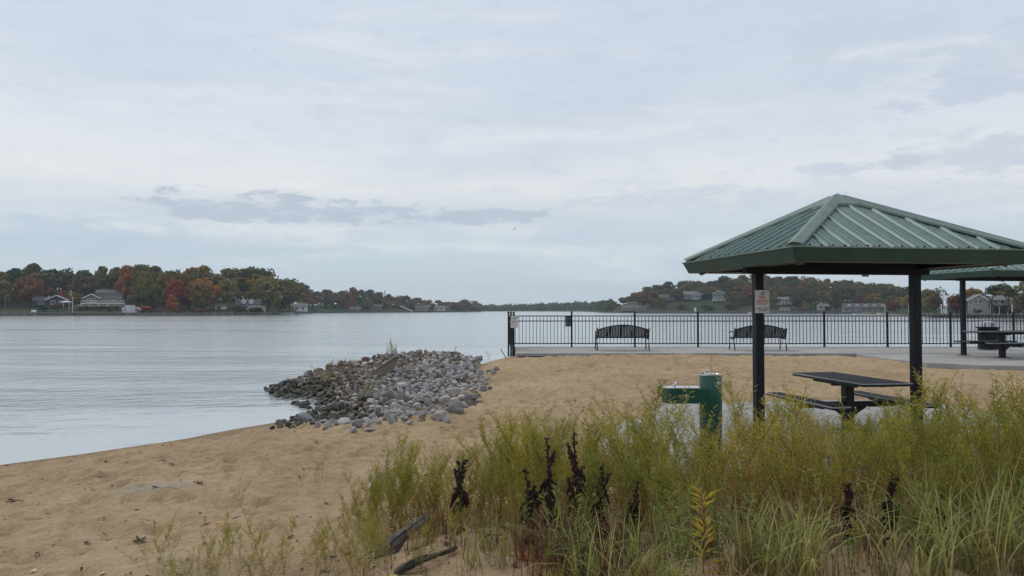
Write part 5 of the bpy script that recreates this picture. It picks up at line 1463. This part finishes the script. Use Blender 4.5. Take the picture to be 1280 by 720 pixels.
TOPX = [400, 440, 460, 480, 500, 530, 560, 600, 630, 650, 680, 700, 730, 770, 800, 830, 880, 910, 950, 1000, 1050, 1100, 1150, 1200, 1250, 1290, 1500]
TOPY = [660, 640, 600, 566, 546, 556, 568, 552, 520, 532, 510, 502, 525, 534, 494, 518, 536, 500, 490, 500, 508, 506, 480, 492, 486, 478, 475]
def hmax(px, Y, z): return 1.8 - (np.interp(px, TOPX, TOPY) - 387) / 960 * Y - z
def zone(px):
    if px < 640: return 5.25, 6.5
    if px < 800: return 4.85, 7.0
    return 4.75, 7.5
places = []
n_try = 0
while len(places) < 900 and n_try < 20000:
    n_try += 1
    px = pg_.uniform(448, 1480); y0, y1 = zone(px)
    Y = pg_.uniform(y0, y1); px += pg_.normal(0, 6)
    if px < 640 and pg_.random() > .55 + .45 * sstep(px, 450, 520): continue
    x = P(px, Y); z = gsurf(x, Y); hm_ = hmax(px, Y, z)
    if hm_ < .2: continue
    H = min(hm_ * pg_.uniform(.42, 1.06), pg_.uniform(.7, 1.1))
    if pg_.random() < .06: H = min(hm_ * 1.12, 1.15)
    tint = np.clip(.50 + .8 * vnoise(np.array([x * 1.3]), np.array([Y * 1.3]))[0] * 2 + pg_.normal(0, .3), 0, 1)
    places.append((int(pg_.integers(14)), x, Y, z - .02, pg_.uniform(0, 6.28), H * pg_.uniform(.85, 1.1), H, tint))
instance_mass('goldenrod_thicket', 'dense thicket of narrow leaved yellow green goldenrod on the dune', GV, places, [M['gold_leaf'], M['gold_stem']], None)
# sparse low growth in front and to the left
places = []
for (x0, x1, y0, y1, n, ha, hb) in [(170, 480, 4.2, 5.5, 62, .10, .34), (400, 640, 4.2, 5.0, 34, .12, .3), (640, 1420, 3.8, 4.7, 55, .12, .35), (185, 230, 5.4, 6.0, 5, .15, .22), (395, 410, 8.2, 8.4, 4, .12, .2), (840, 900, 19, 23, 4, .2, .35), (1170, 1260, 12.5, 17, 7, .25, .5), (430, 470, 5.4, 6.2, 18, .12, .3)]:
    for _ in range(n):
        px, Y = pg_.uniform(x0, x1), pg_.uniform(y0, y1); x = P(px, Y); z = gsurf(x, Y); H = pg_.uniform(ha, hb)
        places.append((int(pg_.integers(14)), x, Y, z - .01, pg_.uniform(0, 6.28), H * 1.25, H, pg_.uniform(.2, .8)))
instance_mass('low_weeds', 'scattered low green weeds on the dune sand', GV, places, [M['gold_leaf'], M['gold_stem']], None)

places = []
for _ in range(95):
    px, Y = pg_.uniform(650, 1420), pg_.uniform(3.85, 5.6); x = P(px, Y); z = gsurf(x, Y); H = min(pg_.uniform(.25, .7), hmax(px, Y, z) * .8)
    places.append((int(pg_.integers(4)), x, Y, z - .01, pg_.uniform(0, 6.28), H, H, pg_.random()))
for _ in range(26):
    px, Y = pg_.uniform(200, 640), pg_.uniform(4.2, 5.2); x = P(px, Y); z = gsurf(x, Y); H = pg_.uniform(.12, .28)
    places.append((int(pg_.integers(4)), x, Y, z - .01, pg_.uniform(0, 6.28), H, H, pg_.random()))
instance_mass('broad_leaf_weeds', 'green weeds with wider leaves mixed into the dune grass', WV, places, [M['willow'], M['gold_stem']], None)
# individual plants that stand clear of the thicket
for (px, Y, top, lab, v) in [
    (800, 6.6, 466, 'tall goldenrod rising clear just left of the drinking fountain', 0), (690, 6.2, 497, 'goldenrod spire reaching highest above the dark seed stalks', 3),
    (632, 6.0, 514, 'goldenrod with bare dark stem left of the dark seed stalks', 5), (505, 5.8, 533, 'goldenrod leaning at the left end of the thicket', 7),
    (455, 5.9, 572, 'goldenrod arching far left over the driftwood log', 2), (868, 7.0, 500, 'goldenrod sprig before the low arm of the fountain', 4),
    (935, 6.6, 455, 'goldenrod in front of the left shelter post', 6), (975, 6.4, 470, 'goldenrod right of the left shelter post', 8),
    (1140, 6.2, 462, 'tall goldenrod just left of the right shelter post', 9), (1165, 6.5, 470, 'feathery goldenrod overlapping the right shelter post', 10),
    (1222, 6.4, 476, 'goldenrod spire below the farther picnic table', 11), (1268, 6.0, 480, 'goldenrod at the right picture edge', 12),
    (1045, 6.3, 500, 'goldenrod in front of the near picnic table pedestal', 13), (570, 6.0, 548, 'goldenrod left behind the single dark seed stalk', 1),
    (330, 5.2, 614, 'thin forked weed stem left of the driftwood log', 3), (212, 5.8, 628, 'single leafy sprout alone on the sand at left', 6),
    (358, 5.0, 640, 'small upright weed left of the log', 9), (405, 8.3, 573, 'small tuft of weeds alone in the middle of the sand', 2)]:
    x = P(px, Y); H = 1.8 - (top - 387) / 960 * Y - gsurf(x, Y)
    plant(px, Y, H, lab, v, w=1.0 if H > .5 else 1.3)
for (px, Y, top, lab, v) in [(742, 4.4, 600, 'broad leaved green shoot right of the dark seed stalks', 0), (545, 4.5, 655, 'green willow like shoot at the log end', 1), (470, 4.35, 648, 'blue green shoot growing through the log', 2),
                             (1150, 4.5, 610, 'leafy green weed with wide leaves low at right', 3), (1075, 4.8, 585, 'broad leaved weed in the thicket at right', 1), (265, 4.5, 660, 'green weed with wide leaves at the bottom left', 2)]:
    x = P(px, Y); H = 1.8 - (top - 387) / 960 * Y - gsurf(x, Y)
    plant(px, Y, H, lab, v, 'leafy_weed', WMm)
OMm = [plant_meshes(goldenrod(401, 1, 2, .42, (.16, .26), (.018, .028), .6), M['orange_leaf'], M['gold_stem'], 'o')]
x = P(872, 4.05); plant(872, 4.05, 1.8 - (612 - 387) / 960 * 4.05 - gsurf(x, 4.05), 'young plant with bright orange yellow leaves, bottom centre', 0, 'leafy_weed', OMm)

# dried dark seed stalks
def seed_stalk(px, Y, top, label, seed, lean=0.0):
    rng = np.random.default_rng(seed); x = P(px, Y); z0 = gsurf(x, Y)
    H = 1.8 - (top - 387) / 960 * Y - z0
    t = empty('seed_stalk', (x, Y, z0 - .01), 0); tag(t, label, 'plant')
    st = MB(); f = lambda u: Vector((lean * u * H, .03 * math.sin(u * 3), u * H))
    st.tube([f(u) for u in np.linspace(0, 1, 7)], [.009, .008, .008, .007, .006, .005, .003], 6); st.build('stem', M['seed_dark'], t)
    hd = MB()
    def husk(p, d, s):
        d = Vector(d).normalized(); a = d.cross(Vector((.2, .3, .9))).normalized(); b = a.cross(d)
        k = rng.uniform(.28, .5)
        v = [p, p + d * s * .45 + a * s * k, p + d * s * .5 + b * s * k * .8, p + d * s * .45 - a * s * k, p + d * s * .5 - b * s * k * .8, p + d * s]
        hd.add(v, [(0, 1, 2), (0, 2, 3), (0, 3, 4), (0, 4, 1), (5, 2, 1), (5, 3, 2), (5, 4, 3), (5, 1, 4)])
    for k in range(int(rng.integers(3, 6))):
        u0 = rng.uniform(.3, .75); a = rng.uniform(0, 6.28); Lk = H * rng.uniform(.14, .28); o = Vector((math.cos(a) * .45, math.sin(a) * .45, 1)).normalized()
        st2 = [f(u0) + o * Lk * w_ for w_ in (0, .5, 1)]
        MB().tube(st2, [.004, .0035, .002], 5).build('side_stem', M['seed_dark'], t)
        for w_ in np.arange(.25, 1.05, .07):
            for q in range(4):
                a2 = rng.uniform(0, 6.28); husk(f(u0) + o * Lk * w_, (math.cos(a2), math.sin(a2), rng.uniform(-.4, .8)), rng.uniform(.012, .024))
    u = .3
    while u < 1.0:
        for k in range(int(rng.integers(4, 8))):
            a = rng.uniform(0, 6.28); up = rng.uniform(-.5, .7)
            husk(f(u) + Vector((0, 0, rng.uniform(-.012, .012))), (math.cos(a), math.sin(a), up), rng.uniform(.014, .036) * (1.15 - .4 * u))
        u += rng.uniform(.014, .04) / H * .9
    hd.build('seed_head', M['seed_dark'], t)
    lf = MB()
    for k in range(22):
        uu = rng.uniform(.08, .7); a = rng.uniform(0, 6.28); p = f(uu); o = Vector((math.cos(a), math.sin(a), 0)); s = rng.uniform(.06, .11)
        q = p + o * s * .5 + Vector((0, 0, -s * .3)); e = p + o * s * .7 + Vector((0, 0, -s)); w = o.cross(Vector((0, 0, 1))) * s * .14
        lf.add([p, q + w, e, q - w], [(0, 1, 2), (0, 2, 3)])
    lf.build('dry_leaves', M['seed_dark'], t)
seed_stalk(577, 5.0, 573, 'single dark dried seed stalk on the sand mound', 1, -.03)
seed_stalk(692, 4.7, 545, 'dark seed stalk, left of the tallest pair', 2, -.06)
seed_stalk(722, 4.65, 535, 'tallest dark dried seed stalk in the centre', 3, -.03)
seed_stalk(668, 4.8, 581, 'short leaning dark seed stalk left of the pair', 4, -.12)
seed_stalk(748, 4.9, 575, 'dark seed stalk hidden right behind the tallest one', 5, .05)
seed_stalk(790, 4.9, 598, 'low dark seed stalk in grass right of the centre', 6, .08)
seed_stalk(1110, 4.7, 588, 'dark seed stalk in the right hand thicket', 7, .04)
seed_stalk(1062, 4.7, 600, 'thin dark seed stalk left in the right hand thicket', 8, -.05)
seed_stalk(1172, 4.6, 615, 'low dark seed stalk at right near the wide leaved weed', 9, .02)

# beach grass: curved blades
def grass_clumps(name, label, clumps, m, lw=(.006, .010)):
    VV, FF, AA = [], [], []; nb = 0; rng = np.random.default_rng(51)
    for (x, y, n, La, Lb, spread, tint) in clumps:
        z0 = gsurf(x, y)
        for _ in range(n):
            a = rng.uniform(0, 6.28); Lg = rng.uniform(La, Lb); o = np.array([math.cos(a), math.sin(a), 0]); w = rng.uniform(*lw)
            b = np.array([x, y, z0 - .01]) + np.array([rng.normal(0, .04), rng.normal(0, .04), 0])
            k = rng.uniform(.15, .8) * spread; sd = np.array([-o[1], o[0], 0])
            sd = sd * math.cos(.5) + np.array([0, 0, 1]) * math.sin(.5) * rng.choice([-1, 1]) * .3
            ts = np.linspace(0, 1, 6)
            pts = [b + o * Lg * k * t * (.35 + .65 * t) + np.array([0, 0, 1]) * Lg * (t * (1 - .16 * k) - k * .55 * t ** 3) for t in ts]
            for i, p in enumerate(pts):
                ww = w * (1 - ts[i] ** 2) * .5 + .0004
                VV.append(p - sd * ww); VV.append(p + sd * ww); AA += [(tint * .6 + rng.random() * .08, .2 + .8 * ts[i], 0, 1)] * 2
            for i in range(5): FF.append((nb + i * 2, nb + i * 2 + 1, nb + i * 2 + 3, nb + i * 2 + 2))
            nb += 12
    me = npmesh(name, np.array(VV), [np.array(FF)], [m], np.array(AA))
    return tag(link(name, me), label, None, None, 'stuff')
cl = []
for (x0, x1, y0, y1, n, nb_, La, Lb, sp_) in [(1120, 1400, 3.8, 4.9, 34, 18, .35, .8, 1.05), (960, 1130, 3.9, 4.9, 14, 9, .3, .6, 1.1), (780, 1000, 3.9, 4.9, 24, 11, .3, .66, 1.2), (690, 800, 3.9, 4.8, 16, 10, .25, .55, 1.2), (560, 700, 4.3, 4.8, 8, 8, .15, .3, .8), (190, 470, 4.3, 4.7, 12, 7, .08, .2, .8)]:
    for _ in range(n):
        px, Y = pg_.uniform(x0, x1), pg_.uniform(y0, y1); cl.append((P(px, Y), Y, nb_, La, Lb, sp_, pg_.random()))
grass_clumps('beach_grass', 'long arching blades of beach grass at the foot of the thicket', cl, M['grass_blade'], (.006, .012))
cl = []
for (x0, x1, y0, y1, n, nb_, La, Lb) in [(470, 640, 4.2, 4.9, 22, 6, .12, .42), (640, 790, 4.0, 5.0, 44, 14, .2, .5), (790, 1350, 3.9, 4.8, 90, 8, .15, .45), (790, 1350, 4.8, 6.8, 90, 8, .3, .8), (300, 470, 4.3, 4.6, 8, 6, .08, .2), (500, 640, 5.3, 6.2, 20, 8, .2, .5)]:
    for _ in range(n):
        px, Y = pg_.uniform(x0, x1), pg_.uniform(y0, y1); cl.append((P(px, Y), Y, nb_, La, Lb, .9, pg_.random()))
grass_clumps('dead_stems', 'thin reddish brown dead stems standing on the dune', cl, M['dead_stem'], (.0025, .005))

# plants on the rock pile and at the sand crest
for (px, Y, H, w, colr, lab) in [(490, 24.6, .42, .75, 'dark green', 'green bush on top of the rock pile'), (461, 15.6, .34, .55, 'dark green', 'green bush at the foot of the rock pile'), (411, 19.2, .5, .8, 'olive', 'olive weed clump in the middle of the rock pile'),
                              (430, 20.5, .4, .9, 'brown', 'brown dried weed clump on the rock pile'), (448, 16.8, .42, .6, 'brown', 'brown dried weeds above the foot bush')]:
    x = P(px, Y); z = float(pile_h(np.array([x]), np.array([Y]))[0])
    t = empty('weed_clump', (x, Y, z), 1.0); tag(t, lab, 'plant')
    for k in range(9):
        sm, lm = GM[(k * 3 + int(px)) % 14]; a = k * 2.4; rad_ = w * .3 * math.sqrt(k / 9); hk = H * (1.15 - .5 * k / 9)
        p_ = (rad_ * math.cos(a), rad_ * math.sin(a) * .7, -.02)
        link('stem', sm, t, p_, (0, 0, a), (hk * .9, hk * .9, hk)); o = link('leaves', lm, t, p_, (0, 0, a), (hk * .9, hk * .9, hk))
        if colr != 'olive': o.material_slots[0].link = 'OBJECT'; o.material_slots[0].material = M['willow'] if colr == 'dark green' else M['dead_stem']
def pplant(px, Y, H, lab, v, z):
    sm, lm = GM[v]; t = empty('goldenrod_plant', (P(px, Y), Y, z), v); link('stem', sm, t, scale=(H * 1.2, H * 1.2, H)); link('leaves', lm, t, scale=(H * 1.2, H * 1.2, H)); tag(t, lab, 'plant')
ph = lambda px, Y: float(pile_h(np.array([P(px, Y)]), np.array([Y]))[0])
pplant(495, 24.8, .62, 'upright weed beside the bush on top of the rock pile', 2, ph(495, 24.8)); pplant(413, 22.2, .4, 'thin weed on the lake side of the rock pile', 5, ph(413, 22.2))
pplant(568, 25.6, .5, 'pale grey weed behind the right end of the rock pile', 8, gsurf(P(568, 25.6), 25.6)); pplant(612, 26.2, .42, 'green weed on the sand crest left of the fence', 11, gsurf(P(612, 26.2), 26.2))
rd = MB().tube([(0, 0, -.05), (-.22, 0, .32)], .014, 6).build('leaning_rod', M['black_metal'], None, (P(634, 25.9), 25.9, gsurf(P(634, 25.9), 25.9))); tag(rd, 'dark rod leaning left beside the fence corner', 'rod')

# ------------------------------------------------------------------ driftwood, litter
def log_mat():
    m = bpy.data.materials.new('weathered_driftwood'); m.use_nodes = True
    n = NT(m.node_tree); bs = m.node_tree.nodes['Principled BSDF']
    co = n.n('ShaderNodeTexCoord').outputs['Object']; x, y, z = n.sep(co)
    v = n.vec(n.m('MULTIPLY', x, 3.0), n.m('MULTIPLY', y, 40.0), n.m('MULTIPLY', z, 40.0))
    g = n.noise(v, 1.6, 6, .7, .5)
    n.lk(n.ramp(g, [(.3, (.018, .015, .013)), (.5, (.075, .063, .054)), (.68, (.26, .23, .2))]), bs.inputs['Base Color'])
    bs.inputs['Roughness'].default_value = .9
    bp = n.n('ShaderNodeBump'); bp.inputs['Strength'].default_value = .9; bp.inputs['Distance'].default_value = .02
    n.lk(g, bp.inputs['Height']); n.lk(bp.outputs[0], bs.inputs['Normal'])
    return m
M['log'] = log_mat()
def driftlog(p0, p1, r, label, seed):
    rng = np.random.default_rng(seed); a, b = Vector(p0), Vector(p1); c = (a + b) / 2; d = b - a
    n, k = 16, 20; m = MB(); vs, fs = [], []
    dn = d.normalized(); u = Vector((0, 0, 1)); sx = dn.cross(u).normalized(); uz = sx.cross(dn)
    ph_ = rng.uniform(0, 6.28, 6)
    for i in range(n + 1):
        t = i / n; rad = r * (1 - .45 * t) * (.85 + .15 * math.sin(t * 7 + ph_[0])) * (1 if 0 < i < n else .75)
        cc = Vector((-d.length / 2 + t * d.length, .02 * math.sin(t * 4 + ph_[1]), .02 * math.sin(t * 5 + ph_[2])))
        for j in range(k):
            an = 2 * math.pi * j / k; rr_ = rad * (1 + .16 * math.sin(3 * an + ph_[3] + t * 1.5) + .1 * math.sin(7 * an + ph_[4] + t * 2) + rng.normal(0, .03))
            vs.append(cc + Vector((0, math.cos(an) * rr_, math.sin(an) * rr_)))
    for i in range(n):
        for j in range(k): fs.append((i * k + j, i * k + (j + 1) % k, (i + 1) * k + (j + 1) % k, (i + 1) * k + j))
    fs += [tuple(range(k))[::-1], tuple(range(n * k, (n + 1) * k))]
    o = m.add(vs, fs).build('driftwood_log', M['log'], None, c); o.rotation_euler = dn.to_track_quat('X', 'Z').to_euler(); tag(o, label, 'log'); return o
xa, ya = P(478, 4.75), 4.75; xb, yb_ = P(533, 5.15), 5.15
driftlog((xa, ya, gsurf(xa, ya) - .01), (xb, yb_, gsurf(xb, yb_) + .15), .058, 'dark weathered driftwood log with its end raised from the sand', 3)
xa, ya = P(495, 4.38), 4.38; xb, yb_ = P(572, 4.55), 4.55
driftlog((xa, ya, gsurf(xa, ya) + .01), (xb, yb_, gsurf(xb, yb_) + .05), .028, 'thin split driftwood branch lying below the log', 4)
bo = link('boulder', RK[4], None, (P(474, 7.1), 7.1, gsurf(P(474, 7.1), 7.1) + .12), (.3, .2, 1.0), (.17, .12, .26)); bo.material_slots[0].link = 'OBJECT'; bo.material_slots[0].material = M['concrete']
tag(bo, 'pale grey boulder behind the leaning goldenrod', 'boulder')
def stick(px, Y, Ls, a, label, r=.006):
    x = P(px, Y); m = MB(); pts = []
    for i in range(5):
        t = (i / 4 - .5) * Ls; X_, Y_ = x + t * math.cos(a), Y + t * math.sin(a) + .015 * math.sin(i * 2.2)
        pts.append((X_ - x, Y_ - Y, gsurf(X_, Y_) + r * .6))
    m.tube(pts, [r, r * 1.1, r, r * .8, r * .5], 6); o = m.build('stick', M['log'], None, (x, Y, 0)); tag(o, label, 'stick')
stick(212, 7.6, .28, .05, 'dark stick lying on the grey gravel patch'); stick(285, 6.55, .34, .5, 'curved stick on sand above the small weeds', .007)
stick(22, 7.3, .14, .2, 'short dark twig at the far left of the beach', .012); stick(188, 6.45, .12, .1, 'short twig on the lower left sand'); stick(210, 9.3, .2, 0, 'dark twig nearer the water on left'); stick(610, 4.95, .42, .35, 'twig lying across the sand mound', .006)
# fallen leaves and crumbs of debris
M['litter'] = isl_mat('dry_fallen_leaf', [(0, (.05, .03, .02)), (.35, (.10, .06, .035)), (.6, (.22, .13, .06)), (.8, (.45, .34, .2)), (1, (.6, .5, .32))], .85, .1, nscale=20)
VV, FF = [], []; nb = 0; lr = np.random.default_rng(91)
for i in range(1500):
    if i < 1150: px, Y = lr.uniform(-60, 700), 4.6 + lr.random() ** 1.7 * 10
    else: px, Y = lr.uniform(400, 1250), lr.uniform(4.2, 5.4) if i < 1320 else lr.uniform(14, 24)
    x = P(px, Y)
    if signed_shore(np.array([x]), np.array([Y]))[0] < .3 or in_poly(np.array([x]), np.array([Y]), PAD1 and np.array(PAD1))[0] or in_poly(np.array([x]), np.array([Y]), PILE)[0]: continue
    s = lr.uniform(.005, .014) if lr.random() < .82 else lr.uniform(.016, .036); a = lr.uniform(0, 6.28); e = lr.uniform(.35, .9)
    for k, (u, v, h) in enumerate([(-1, 0, .1), (0, e, .5), (1, 0, .2), (0, -e, .35), (0, 0, .05)]):
        X_, Y_ = x + s * (u * math.cos(a) - v * math.sin(a)), Y + s * (u * math.sin(a) + v * math.cos(a))
        VV.append((X_, Y_, gsurf(X_, Y_) + .004 + s * h))
    FF += [(nb, nb + 1, nb + 4), (nb + 1, nb + 2, nb + 4), (nb + 2, nb + 3, nb + 4), (nb + 3, nb, nb + 4)]; nb += 5
tag(link('leaf_litter', npmesh('leaf_litter', np.array(VV), [np.array(FF)], [M['litter']])), 'scattered dry leaves and crumbs on the sand', None, None, 'stuff')
def fallen_leaf(px, Y, s, col, label, rz=0):
    m = MB(); out = []
    for k in range(15):
        a = 2 * math.pi * k / 15; r = s * (1.0 if k % 3 == 0 else .55 + .1 * math.sin(k * 2.1)); out.append((r * math.cos(a), r * math.sin(a) * .9, .25 * s * math.cos(a * 2) + (.2 * s if k % 3 == 0 else 0)))
    vs = [(0, 0, .02 * s)] + out; vs2 = [(x_, y_, z_ - .002) for x_, y_, z_ in vs]
    n = len(vs); m.add(vs + vs2, [(0, 1 + i, 1 + (i + 1) % 15) for i in range(15)] + [(n, n + 1 + (i + 1) % 15, n + 1 + i) for i in range(15)])
    x = P(px, Y); o = m.build('fallen_leaf', mat('leaf_' + label[:12].replace(' ', '_'), col, .7, 0, .4, 60), None, (x, Y, gsurf(x, Y) + s * .35), rz); o.rotation_euler = (.5, .15, rz); tag(o, label, 'leaf')
fallen_leaf(657, 4.45, .055, (.42, .14, .05), 'curled orange brown fallen leaf on the mound', .4); fallen_leaf(640, 4.52, .03, (.55, .4, .12), 'small yellow fallen leaf beside the orange leaf', 1)
fallen_leaf(628, 5.1, .06, (.06, .045, .04), 'dark dead leaf at the top of the mound', 2); fallen_leaf(597, 4.95, .03, (.1, .05, .03), 'small brown leaf lying on the mound', .2)
fallen_leaf(276, 6.35, .035, (.55, .26, .05), 'orange fallen leaf by the curved stick', .7); fallen_leaf(180, 5.85, .06, (.06, .035, .03), 'dark crumpled leaf above the bottom left weeds', .1); fallen_leaf(492, 4.3, .035, (.6, .42, .06), 'yellow fallen leaf at the bottom below the log', .9)
fallen_leaf(253, 8.1, .05, (.16, .08, .05), 'brown leaf on open sand right of the gravel patch', .3)

# ------------------------------------------------------------------ birds
def bird(px, py, Y, w, label):
    b = empty('bird', (P(px, Y), Y, 1.8 + (387 - py) / 960 * Y), .4); tag(b, label, 'bird')
    MB().lathe([(.01, -.2), (.05, -.1), (.06, .02), (.03, .14), (.005, .2)], 8).build('body', M['seed_dark'], b); b.children[0].rotation_euler = (R(90), 0, 0)
    for s in (-1, 1): MB().add([(0, -.07, .02), (s * w * .5, -.05, .12), (s * w, .1, .04), (s * w * .5, .05, .12), (0, .09, .02), (s * w * .5, 0, .1)], [(0, 1, 3, 4), (1, 2, 3), (4, 5, 0), (1, 5, 3)]).build('wing', M['seed_dark'], b)
bird(643.5, 286, 95, .32, 'small dark bird flying above the fence corner'); bird(316, 58, 150, .3, 'tiny bird high in the sky at upper left')

# ------------------------------------------------------------------ haze
hz = MB().box((0, 250, 20), (2900, 2300, 46.0)).build('haze', None); hz.data.materials.clear()
hzm = bpy.data.materials.new('haze'); hzm.use_nodes = True; hn = hzm.node_tree; hn.nodes.clear()
pv = hn.nodes.new('ShaderNodeVolumePrincipled'); pv.inputs['Color'].default_value = (.80, .90, 1, 1); pv.inputs['Density'].default_value = .00024; pv.inputs['Anisotropy'].default_value = 0.0
ho = hn.nodes.new('ShaderNodeOutputMaterial'); hn.links.new(pv.outputs[0], ho.inputs['Volume'])
hz.data.materials.append(hzm); tag(hz, 'thin pale haze over the lake', None, None, 'stuff')
